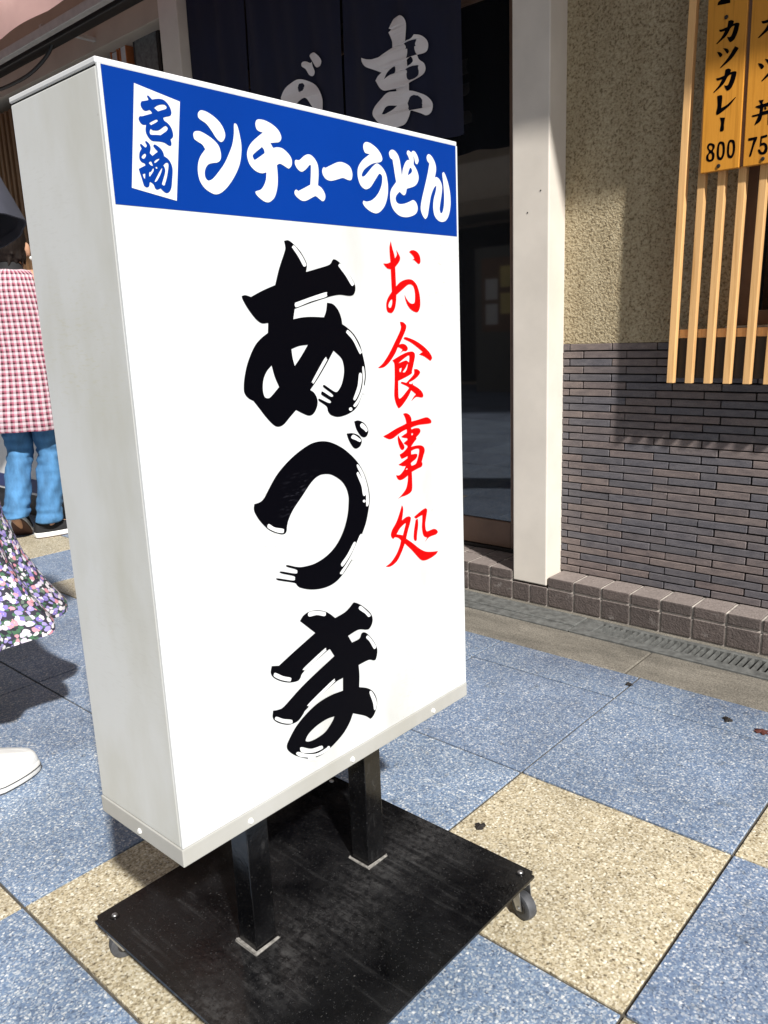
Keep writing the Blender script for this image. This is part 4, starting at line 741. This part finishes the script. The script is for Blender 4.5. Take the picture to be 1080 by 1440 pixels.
def caster(cx, cy, ang):
    c = SP(MB().cyl((cx, cy, ZP-.0047), (cx, cy, ZP-.018), .016, .014, 20), 'caster', MT['steel'], 40)
    ax = Vector((math.cos(ang), math.sin(ang), 0)); fw = Vector((-ax.y, ax.x, 0))
    wc = Vector((cx, cy, .0225))+fw*.012
    tire = MB(); rs = []
    for (o_, r_) in ((-.0085, .0115), (-.0095, .018), (-.008, .0215), (-.004, .0225), (.004, .0225), (.008, .0215), (.0095, .018), (.0085, .0115)):
        ring = []
        for k in range(28):
            a = k*2*math.pi/28; ring.append(wc+ax*o_+(fw*math.cos(a)+Vector((0, 0, 1))*math.sin(a))*r_)
        rs.append(ring)
    SP(tire.rings(rs), 'wheel', MT['rubber'], 50, c)
    SP(MB().cyl(wc-ax*.0098, wc+ax*.0098, .0110, n=20), 'hub', MT['black_metal'], 40, c)
    fk = MB()
    for s_ in (-1, 1):
        p = wc+ax*(s_*.0122); q = Vector((cx, cy, ZP-.016))+ax*(s_*.0122)
        d = (p-q).normalized(); n_ = ax.cross(d)
        prof = [q-n_*.013, q+n_*.013, p+n_*.006+d*.004, p-n_*.006+d*.004]
        a_ = [v+ax*.0008*1 for v in prof]; b_ = [v-ax*.0008 for v in prof]
        fk.poly(a_+b_, [(0, 1, 2, 3), (7, 6, 5, 4), (0, 4, 5, 1), (1, 5, 6, 2), (2, 6, 7, 3), (3, 7, 4, 0)])
    fk.box(-.0135, .0135, -.013, .013, -.001, .001, M=Matrix.Translation((cx, cy, ZP-.016)) @ Matrix.Rotation(ang, 4, 'Z'))
    SP(fk, 'fork', MT['steel'], None, c)
    SP(MB().cyl(wc-ax*.0145, wc+ax*.0145, .0032, n=12), 'axle', MT['steel'], 40, c)
for cx, cy, ang in ((PX1-.022, PY1-.020, R(255)), (PX0+.022, PY0+.022, R(-18)), (PX1-.022, PY0+.022, R(250)), (PX0+.022, PY1-.022, R(240))):
    caster(cx, cy, ang)
    SP(MB().cyl((cx, cy+.004, ZP-.0005), (cx, cy+.004, ZP+.0012), .0078, n=20), 'washer', MT['gloss_black'], 40)
    SP(MB().ball((cx, cy+.004, ZP+.001), .0048, 12, 8, (1, 1, .6)), 'bolt_head', MT['steel'], 180)
for bx_, by_ in ((.150, -.363), (.232, -.398)):
    SP(MB().cyl((bx_, by_, ZP-.0005), (bx_, by_, ZP+.0010), .0045, n=14), 'bolt_head', MT['gloss_black'], 40)

# ================================================================== LEFT BACKGROUND
dc = empty('display_counter', (-4.0, .6, 0), label='white counter front with navy stripe and black plinth behind the jeans', cat='counter')
def DC(mb, n, m): o = mb.build(n, m, dc); o.matrix_parent_inverse = Matrix.Translation((4.0, -.6, 0)); return o
DC(MB().box(-5.6, -3.1, .59, .93, 0, .128, .004), 'plinth', MT['black_metal'])
DC(MB().box(-5.6, -3.1, .57, .93, .129, .84, .004), 'panel', MT['white_panel'])
DC(MB().box(-5.602, -3.098, .5665, .569, .145, .222), 'stripe', MT['navy'])
bl = empty('brown_lattice', (-4.3, 1.0, 1.0), label='brown upright wooden slats on the wall behind the walkers', cat='lattice')
x = -5.2
while x < -3.6:
    o = MB().box(x, x+.03, .985, 1.02, .95, 2.28, .002).build('slat', MT['brown_slat'], bl); o.matrix_parent_inverse = Matrix.Translation((4.3, -1.0, -1.0)); x += .062
o = MB().box(-5.25, -3.6, 1.025, 1.05, .95, 2.28).build('backing', MT['bronze'], bl); o.matrix_parent_inverse = Matrix.Translation((4.3, -1.0, -1.0))
sh = tag(MB().box(-3.6, -2.50, .99, 1.168, 2.09, 2.12, .002).build('wall_shelf', MT['brown_slat']), 'brown wooden shelf in the plastered recess under the fascia', 'shelf')
for k, (x, hgt, lb) in enumerate(((-3.03, .225, 'pale book with orange cover, left of the pair on the shelf'), (-2.95, .245, 'pale book with orange cover, right of the pair on the shelf'))):
    bk = empty('book', (x, 1.05, 2.12), label=lb, cat='book', group='books on the wall shelf')
    MB().box(0, .05, 0, .1, .001, hgt, .001).build('pages', MT['paper'], bk)
    cv = MB(); cv.box(-.007, -.0005, -.006, .105, .0, hgt+.006, .001); cv.box(.0505, .057, -.006, .105, .0, hgt+.006, .001); cv.build('cover', MT['orange_edge'], bk)
pf = empty('picture_frame', (-2.84, 1.05, 2.12), label='dark framed grey picture beside the two books', cat='picture')
MB().box(0, .22, 0, .02, 0, .27, .003).build('frame', MT['black_metal'], pf); MB().box(.02, .2, -.002, .001, .02, .25).build('picture', MT['drain'], pf)

eb = empty('sky_blocker_building', (-14, -2, 0), label='unseen building added at the street end to block low sky', cat='building')  # unseen, added to hide the low sky and lower the ambient light
MB().box(-1, 0, -5, 9, 0, 8).build('wall', MT['cream'], eb)
MB().box(.001, .06, -4.4, 2.6, 2.4, 2.6).build('canopy', MT['brown_slat'], eb)

# shop across the street, seen in the door glass
op = empty('opposite_shop', (-6.0, -7.2, 0), label='dim shop front across the street mirrored in the door glass', cat='building')
MB().box(-9, 9, -.4, 0, 0, 9.0).build('wall', MT['cream'], op); MB().box(-8.9, 8.9, .0, .5, 2.75, 3.3, .01).build('fascia', MT['post'], op)  # wall brought closer and made taller to cut down the sky light
MB().box(-8.9, 8.9, .05, .9, 2.5, 2.68, .01).build('canopy', MT['cream'], op)
MB().box(-8.5, 8.5, .001, .03, .05, 2.45).build('shop_window', MT['dark'], op)
nb = empty('notice_stand', (-5.55, -6.2, 0), label='grey notice stand with yellow and white sheets mirrored in the door', cat='notice stand')
MB().box(-.42, .42, -.2, .2, 0, 2.0, .01).build('cabinet', MT['drain'], nb); MB().box(-.3, .3, .201, .21, .85, 1.85).build('backing', MT['bronze'], nb)
for k, (x, z, m_) in enumerate(((.12, 1.58, 'yellow_patch'), (.12, 1.22, 'yellow_patch'), (-.13, 1.42, 'white_panel'), (-.13, 1.08, 'white_panel'))):
    MB().box(x-.10, x+.10, .2105, .214, z-.13, z+.15).build('sheet', MT[m_], nb)

# ================================================================== LITTER
def litter(name, x, y, r, m_, label):
    mb = MB(); k = 19; rs = random.Random(name+label)
    pts = [(x+math.cos(i*2*math.pi/k)*r*rs.uniform(.3, 1.25), y+math.sin(i*2*math.pi/k)*r*rs.uniform(.3, 1.25), rs.uniform(.0012, .004)) for i in range(k)]
    mb.poly([(x, y, .006)]+pts+[(p[0], p[1], .0002) for p in pts], [(0, 1+i, 1+(i+1) % k) for i in range(k)]+[(1+i, 1+k+i, 1+k+(i+1) % k, 1+(i+1) % k) for i in range(k)])
    tag(mb.build(name, MT[m_], None, 30), label, 'litter')

# ================================================================== PEOPLE
def union_mesh(mb, voxel, name, it=6):
    """joins overlapping solids into one continuous skin"""
    me = mb.mesh(name); o = bpy.data.objects.new(name, me); COL.objects.link(o)
    m1 = o.modifiers.new('r', 'REMESH'); m1.mode = 'VOXEL'; m1.voxel_size = voxel
    m2 = o.modifiers.new('s', 'SMOOTH'); m2.iterations = it; m2.factor = .5
    dg = bpy.context.evaluated_depsgraph_get(); out = bpy.data.meshes.new_from_object(o.evaluated_get(dg))
    bpy.data.objects.remove(o); bpy.data.meshes.remove(me)
    out.name = name; out.polygons.foreach_set('use_smooth', [True]*len(out.polygons)); return out

def person_body(J, head_tilt=0.0):
    """J: joint name -> local point (x right, y forward, z up)"""
    V = {k: Vector(v) for k, v in J.items()}; mb = MB()
    pel, che, nec = V['pelvis'], V['chest'], V['neck']
    mb.ball(pel, .13, 20, 12, (1.12, .80, .85)); mb.ball((pel+che)/2, .12, 20, 12, (1.02, .74, 1.3)); mb.ball(che, .135, 20, 12, (1.12, .76, 1.05))
    mb.capsule(che+Vector((0, -.01, .06)), .065, nec, .052); mb.capsule(nec, .051, nec+Vector((0, .015, .08)), .048)
    h = V['head']
    mb.ball(h, .1, 24, 16, (.76, .96, 1.12)); mb.ball(h+Vector((0, .02, -.055)), .07, 20, 12, (.80, .95, 1.0))
    mb.ball(h+Vector((0, .095, -.018)), .016, 12, 8, (.8, 1.1, 1.5)); mb.ball(h+Vector((0, .082, -.062)), .02, 12, 8, (1.2, .7, .45))
    mb.ball(h+Vector((0, .075, .026)), .03, 12, 8, (1.9, .6, .5)); mb.ball(h+Vector((0, .07, -.1)), .026, 12, 8)
    for s_ in (-1, 1):
        mb.ball(h+Vector((s_*.083, -.010, -.018)), .034, 14, 10, (.36, .62, 1.0)); mb.ball(h+Vector((s_*.030, .082, .006)), .012, 10, 8)
    for sd in ('R', 'L'):
        s_ = 1 if sd == 'R' else -1
        sh, el, wr, hp, kn, an = (V[n+sd] for n in ('sho', 'elb', 'wri', 'hip', 'kne', 'ank'))
        mb.capsule(che+Vector((s_*.05, 0, .075)), .055, sh, .052); mb.capsule(sh, .050, el, .037); mb.capsule(el, .037, wr, .025)
        mb.capsule(hp, .080, kn, .050); mb.capsule(kn, .048, an.lerp(kn, .55)+Vector((0, -.012, 0)), .046); mb.capsule(kn, .046, an+Vector((0, 0, .02)), .030)
        mb.capsule(an, .026, an+V['toe'+sd]*.8, .018)
        d = (wr-el).normalized(); side = Vector((1, 0, 0)); pal = wr+d*.075
        fwd = d.cross(side).normalized(); fwd = fwd if fwd.y > 0 else -fwd
        mb.capsule(wr, .024, wr+d*.03, .026); mb.box(-.012, .012, -.036, .036, -.042, .042, .008, 2, Matrix.Translation(wr+d*.05) @ Matrix((side, fwd, -d)).transposed().to_4x4())
        for i, ln in enumerate((.062, .070, .066, .052)):
            r0 = pal+fwd*(.027-.018*i); k1 = r0+d*ln*.5; k2 = k1+(d*.75-side*s_*.55).normalized()*ln*.5
            mb.capsule(r0, .0088, k1, .008, 10); mb.capsule(k1, .008, k2, .007, 10)
        t0 = wr+d*.03+fwd*.03; t1 = t0+(d*.6+fwd*.7).normalized()*.04; mb.capsule(t0, .011, t1, .0095, 10); mb.capsule(t1, .0095, t1+d*.03, .008, 10)
    return mb

def ell(c, rx, ry, n=28, wob=None, tilt=0):
    out = []
    for k in range(n):
        a = 2*math.pi*k/n; w_ = wob(a) if wob else 0
        out.append(Vector((c[0]+(rx+w_)*math.cos(a), c[1]+(ry+w_)*math.sin(a), c[2]+tilt*math.cos(a))))
    return out
def shoe(mb_up, mb_sole, mb_out, M, L=.245, W=.088, H=.075):
    """local: heel at -L/2, toe at +L/2 along y"""
    def outline(t): return W/2*(math.sin(math.pi*min(1, max(0, t*.92+.06)))**.42)*(1.06 if t > .6 else .92 if t < .45 else .96)
    def section(t, z0, z1, f0, f1):
        y = (t-.5)*L; wd = outline(t)
        return y, wd
    n = 22
    def shell(mb, zs):
        rs = []
        for z, sc_, fr in zs:
            ring = []
            for k in range(n*2):
                u = k/(n*2); a = 2*math.pi*u
                t = .5-.5*math.cos(a); sgn = 1 if math.sin(a) >= 0 else -1
                y = (t-.5)*L*sc_[1]; xw = sgn*outline(t)*sc_[0]*(abs(math.sin(a))**.2 if 0 < t < 1 else 0)
                zz = z(t) if callable(z) else z
                ring.append(M @ Vector((xw, y, zz)))
            rs.append(ring)
        mb.rings(rs)
    shell(mb_out, [(0.0, (.96, .985), 0), (.006, (1.0, 1.0), 0)])
    shell(mb_sole, [(.0055, (1.03, 1.01), 0), (.012, (1.06, 1.02), 0), (.026, (1.04, 1.012), 0), (.029, (.99, .995), 0)])
    up = lambda f: (lambda t: .028+f*((H-.028) if t < .35 else (H-.028)*(1-.62*((t-.35)/.65)**1.1)))
    shell(mb_up, [(up(0), (1.0, .995), 0), (up(.35), (1.0, .985), 0), (up(.7), (.86, .955), 0), (up(.92), (.60, .90), 0), (up(1.0), (.3, .80), 0)])

def place(o, root):
    o.parent = root; return o

# ---- walker in gingham smock, seen from behind
wa = empty('person', (-3.06, .375, 0), math.atan2(-.62, -.78)-math.pi/2+math.pi*0, label='person in pink gingham smock and blue jeans walking away', cat='person', group=None)
wa.rotation_euler.z = math.atan2(.60, -.80)-math.pi/2
JA = dict(pelvis=(0, 0, .83), chest=(.025, .01, 1.165), neck=(.03, .01, 1.285), head=(.03, .045, 1.405),
          shoR=(.18, 0, 1.245), elbR=(.225, .03, 1.0), wriR=(.12, .20, .94), shoL=(-.125, 0, 1.245), elbL=(-.18, .03, 1.0), wriL=(-.10, .21, .95),
          hipR=(.085, 0, .79), kneR=(.092, .03, .44), ankR=(.052, .0, .07), toeR=(.09, .10, -.03),
          hipL=(-.055, 0, .79), kneL=(-.045, .03, .45), ankL=(-.09, -.05, .115), toeL=(0, .10, -.07))
body = link('body', union_mesh(person_body(JA), .008, 'body'), MT['skin'], wa)
# hair: cap of overlapping locks
hb = MB(); h = Vector(JA['head'])
hb.ball(h+Vector((0, -.016, .022)), .108, 24, 16, (.74, 1.0, 1.08)); hb.ball(h+Vector((0, -.045, -.022)), .078, 20, 12, (.84, .75, .95))
hb.ball(h+Vector((0, -.05, .07)), .075, 16, 10, (1.05, .9, .8))
rr = random.Random(5)
for k in range(70):
    a = rr.uniform(math.pi*.95, math.pi*2.05); z = rr.uniform(-.055, .10); rad = .080*math.sqrt(max(.1, 1-(z/.135)**2))
    p = h+Vector((math.cos(a)*rad*.88, math.sin(a)*rad*1.05-.012, z+.01)); hb.capsule(p, .011, p+Vector((rr.uniform(-.012, .012), rr.uniform(-.01, .006), -rr.uniform(.03, .05))), .005, 8)
link('hair', union_mesh(hb, .005, 'hair', 2), MT['hair'], wa)
er = MB(); er.ball(h+Vector((.094, -.010, -.056)), .010, 12, 8); er.build('earring', MT['screw'], wa, 180)
# black sleeves and collar under the smock
sb = MB(); V = {k: Vector(v) for k, v in JA.items()}
for sd in 'RL':
    sb.capsule(V['sho'+sd]+Vector((0, 0, -.02)), .060, V['elb'+sd], .055); sb.capsule(V['elb'+sd], .055, V['wri'+sd]*.93+V['elb'+sd]*.07, .040)
sb.ball(V['chest']+Vector((0, 0, .03)), .12, 20, 12, (1.15, .72, .8)); sb.capsule(V['neck']+Vector((0, -.01, -.03)), .072, V['neck']+Vector((0, -.005, .005)), .060)
link('shirt', union_mesh(sb, .007, 'shirt', 4), MT['black_cloth'], wa)
# smock: sleeveless, shoulder to mid-thigh, pattern laid round it
gm = MB(); sec = [(1.296, .070, .058), (1.288, .108, .080), (1.268, .134, .100), (1.20, .152, .118), (1.10, .165, .120), (1.0, .172, .122), (.92, .176, .128), (.82, .192, .142), (.72, .202, .150), (.62, .212, .158), (.555, .220, .165), (.548, .214, .160)]
nn = 72; rs = []; per = []
for z, rx, ry in sec:
    f = max(0, (1.0-z)/.45)
    rs.append([Vector((.022+.004*math.sin(z*9)+ (rx+(.011*math.sin(7*a+1+z*3)+.007*math.sin(13*a-z*4))*f+.0035*math.sin(5*a+z*17))*math.cos(a), (ry+(.011*math.sin(7*a+1+z*3)+.007*math.sin(13*a-z*4))*f+.0035*math.sin(5*a+z*17))*math.sin(a)+.005, z)) for a in [2*math.pi*k/nn for k in range(nn)]])
gm.rings(rs, False, False, lambda i, j: (j/nn*1.13, sec[i][0]))
gm.build('smock', MT['gingham'], wa, 180)
# jeans
jb = MB()
for sd, hx in (('R', 1), ('L', -1)):
    hp, kn, an = V['hip'+sd], V['kne'+sd], V['ank'+sd]
    pth = [(hp+Vector((0, 0, .05)), .098, .108), (hp, .095, .108), (hp*.5+kn*.5, .076, .088), (kn, .061, .070), (kn*.5+an*.5, .060, .069), (an*.85+kn*.15, .061, .068), (an+Vector((0, 0, .015)), .063, .072), (an+Vector((0, .0, .008)), .057, .066)]
    rings_ = []
    for i in range(len(pth)-1):
        (c0, a0, b0), (c1, a1, b1) = pth[i], pth[i+1]; m_ = 14 if i < 6 else 1
        for k in range(m_):
            t = k/m_; c = c0.lerp(c1, t); z = c.z; kw = math.exp(-((z-.43)/.10)**2)+.9*math.exp(-((z-.15)/.05)**2)+.25; fold = kw*(.0055*abs(math.sin(z*62+hx))**.5-.003+.0035*math.sin(z*141))
            ph = hx*1.3
            rings_.append(ell(c, a0+(a1-a0)*t, b0+(b1-b0)*t, 40, lambda a, z=z, fold=fold: fold*math.sin(a+z*16+ph)+.003*math.sin(3*a+z*31)+.0022*math.sin(5*a-z*47)))
    c, a0, b0 = pth[-1]; rings_.append(ell(c, a0, b0, 40)); jb.rings(rings_, True, True)
jb.build('jeans', MT['denim'], wa, 180)
for sd, Mx in (('R', Matrix.Translation((.055, .02, 0)) @ Matrix.Rotation(R(-58), 4, 'Z') @ Matrix.Translation((0, .035, 0))), ('L', Matrix.Translation((-.09, .0, .034)) @ Matrix.Rotation(R(4), 4, 'Z') @ Matrix.Rotation(R(-38), 4, 'X') @ Matrix.Translation((0, .02, .022)))):
    u_, s_, o_ = MB(), MB(), MB(); shoe(u_, s_, o_, Mx, .245, .092, .085)
    sh_ = u_.build('shoe', MT['black_cloth'], wa, 60); s_.build('sole', MT['white_rubber'], sh_, 40); o_.build('tread', MT['brown_sole'], sh_, 40)
    cf = MB(); cf.cyl(Mx @ Vector((0, -.075, .05)), Mx @ Vector((0, -.06, .10)), .038, .040, 20); cf.build('collar', MT['black_cloth'], sh_, 50)

# ---- passer-by at the left edge: slate top, floral skirt, white trainers
wb = empty('person', (-1.105, -.745, 0), 0, label='person in slate top, floral skirt and white trainers at left edge', cat='person')
wb.rotation_euler.z = R(26); WBI = (Matrix.Translation((-1.105, -.745, 0)) @ Matrix.Rotation(R(26), 4, 'Z')).inverted()
def wl(x, y, z): return tuple(WBI @ Vector((x, y, z)))
JB = dict(pelvis=(-.035, 0, .88), chest=(0, .01, 1.21), neck=(0, .01, 1.35), head=(0, .04, 1.51),
          shoR=(.20, 0, 1.345), elbR=(.215, -.02, 1.085), wriR=(.13, -.08, .85), shoL=(-.19, 0, 1.31), elbL=(-.23, -.03, 1.05), wriL=(-.21, .08, .83),
          hipR=(.025, 0, .84), kneR=(.035, -.03, .47), ankR=wl(-.888, -.865, .075), toeR=(.05, .12, -.03),
          hipL=(-.11, 0, .84), kneL=(-.115, .03, .47), ankL=(-.12, .02, .075), toeL=(0, .13, -.03))
VB = {k: Vector(v) for k, v in JB.items()}
link('body', union_mesh(person_body(JB), .008, 'body'), MT['skin'], wb)
hb = MB(); h = VB['head']; hb.ball(h+Vector((0, -.016, .018)), .108, 24, 16, (.82, 1.0, 1.10)); hb.ball(h+Vector((0, -.05, -.06)), .085, 20, 12, (.95, .7, 1.3))
link('hair', union_mesh(hb, .006, 'hair', 3), MT['hair'], wb)
TOR = [(.86, -.03, .172, .142), (.92, -.03, .168, .138), (1.0, -.022, .160, .130), (1.08, -.014, .160, .128), (1.17, -.006, .172, .134), (1.26, 0, .182, .130), (1.33, 0, .168, .105), (1.375, 0, .115, .080), (1.395, 0, .078, .066)]
tb = MB(); SLV = []
for sd in 'RL':
    s0, e0 = VB['sho'+sd], VB['elb'+sd]; e0 = e0 + Vector((.075 if sd == 'R' else -.03, 0, 0)); tb.capsule(s0, .068, s0.lerp(e0, .25), .070, 20)
    SLV.append((s0, e0))
tb.rings([ell((xc, .005, z_), rx, ry, 40, lambda a, z_=z_: .003*math.sin(4*a+z_*30)+.003*math.sin(7*a-z_*21)) for z_, xc, rx, ry in TOR])
tb.capsule((-.17, 0, 1.335), .058, (.17, 0, 1.335), .058, 20)
link('top', union_mesh(tb, .007, 'top', 3), MT['slate_cloth'], wb)
for s0, e0 in SLV:                                   # loose short sleeves, open at the hem
    d = (e0-s0).normalized(); a1 = d.cross(Vector((0, 1, 0))).normalized(); a2 = d.cross(a1); sv = MB(); rs = []
    for t, r_ in ((-.32, .050), (-.18, .062), (0.0, .070), (.12, .078), (.25, .084), (.38, .089), (.50, .094), (.62, .098), (.66, .099), (.66, .095), (.60, .093)):
        c = s0.lerp(e0, t); rs.append([c+(a1*math.cos(q)+a2*math.sin(q))*(r_+.004*t*math.sin(5*q+t*6)+.003*t*math.sin(9*q)) for q in [2*math.pi*k/44 for k in range(44)]])
    sv.rings(rs, False, False).build('sleeve', MT['slate_cloth'], wb, 60)
sk = MB(); nn = 120; sec = [(.97, .145, .125, -.03, 0), (.90, .166, .14, -.035, .0), (.78, .170, .152, -.038, .004), (.66, .160, .165, -.042, .007), (.56, .162, .18, -.045, .010), (.46, .188, .20, -.038, .014), (.38, .225, .225, -.03, .020), (.325, .262, .245, -.022, .025), (.305, .262, .245, -.022, .026)]
rs = []
for z, rx, ry, ox, wv in sec:
    rs.append([Vector((ox+(rx+wv*math.sin(9*a+.6)+.12*wv*math.sin(23*a))*math.cos(a), .02+(ry+wv*math.sin(9*a+.6)+.12*wv*math.sin(23*a))*math.sin(a), z+.25*wv*math.sin(7*a))) for a in [2*math.pi*k/nn for k in range(nn)]])
sk.rings(rs, False, False, lambda i, j: (j/nn*1.5, sec[i][0]*1.1)); sk.build('skirt', MT['floral'], wb, 180)
for Mx in (WBI @ Matrix.Translation((-.885, -.80, 0)) @ Matrix.Rotation(R(-3), 4, 'Z'), Matrix.Translation((-.12, .08, 0))):
    u_, s_, o_ = MB(), MB(), MB(); shoe(u_, s_, o_, Mx, .262, .10, .108)
    sh_ = u_.build('shoe', MT['white_leather'], wb, 60); s_.build('sole', MT['white_rubber'], sh_, 40); o_.build('tread', MT['rubber'], sh_, 40)
    MB().ball(Mx @ Vector((.044, .0, .048)), .016, 14, 8, (.25, 1.2, .8)).build('side_patch', MT['yellow_patch'], sh_, 180)
    la = MB()
    for k in range(4): la.cyl(Mx @ Vector((-.022, .005+.02*k, .083-.009*k)), Mx @ Vector((.022, .005+.02*k, .083-.009*k)), .0035, n=8)
    la.build('laces', MT['white_rubber'], sh_, 60)
    for zz, sc_ in ((.0185, 1.068),):
        gl = MB(); pts_ = []
        for k in range(45):
            a_ = 2*math.pi*k/44; t_ = .5-.5*math.cos(a_); w_ = .05*(math.sin(math.pi*min(1, max(0, t_*.92+.06)))**.42)*(1.06 if t_ > .6 else .92 if t_ < .45 else .96)
            pts_.append(Mx @ Vector(((1 if math.sin(a_) >= 0 else -1)*w_*sc_*(abs(math.sin(a_))**.2), (t_-.5)*.262*1.022, zz)))
        gl.tube(pts_, .0012, 6); gl.build('foxing_line', MT['rubber'], sh_, 60)
    ho = MB()
    for k in range(9): ho.ball(Mx @ Vector((-.016+.016*(k % 3), .088+.011*(k//3), .0585-.0075*(k//3))), .0022, 8, 6)
    ho.build('vent_holes', MT['rubber'], sh_, 60)

# ================================================================== small litter on the slabs
for n_, x, y, r_, m_, lb in (('gum_spot', 0.044, -.219, .011, 'debris', 'black gum spot on the beige slab beside the base plate'),
    ('dead_leaf', -.002, .543, .009, 'debris', 'small black leaf on the slab joint near the drain'),
    ('dead_leaf', .270, .500, .013, 'debris', 'curled black leaf on the blue slab at right'),
    ('dead_leaf', .352, .492, .017, 'red_leaf', 'reddish brown leaf at the right edge of the picture'),
    ('dead_leaf', -.339, -.135, .006, 'debris', 'thin black leaf on the blue slab behind the sign')):
    litter(n_, x, y, r_, m_, lb)
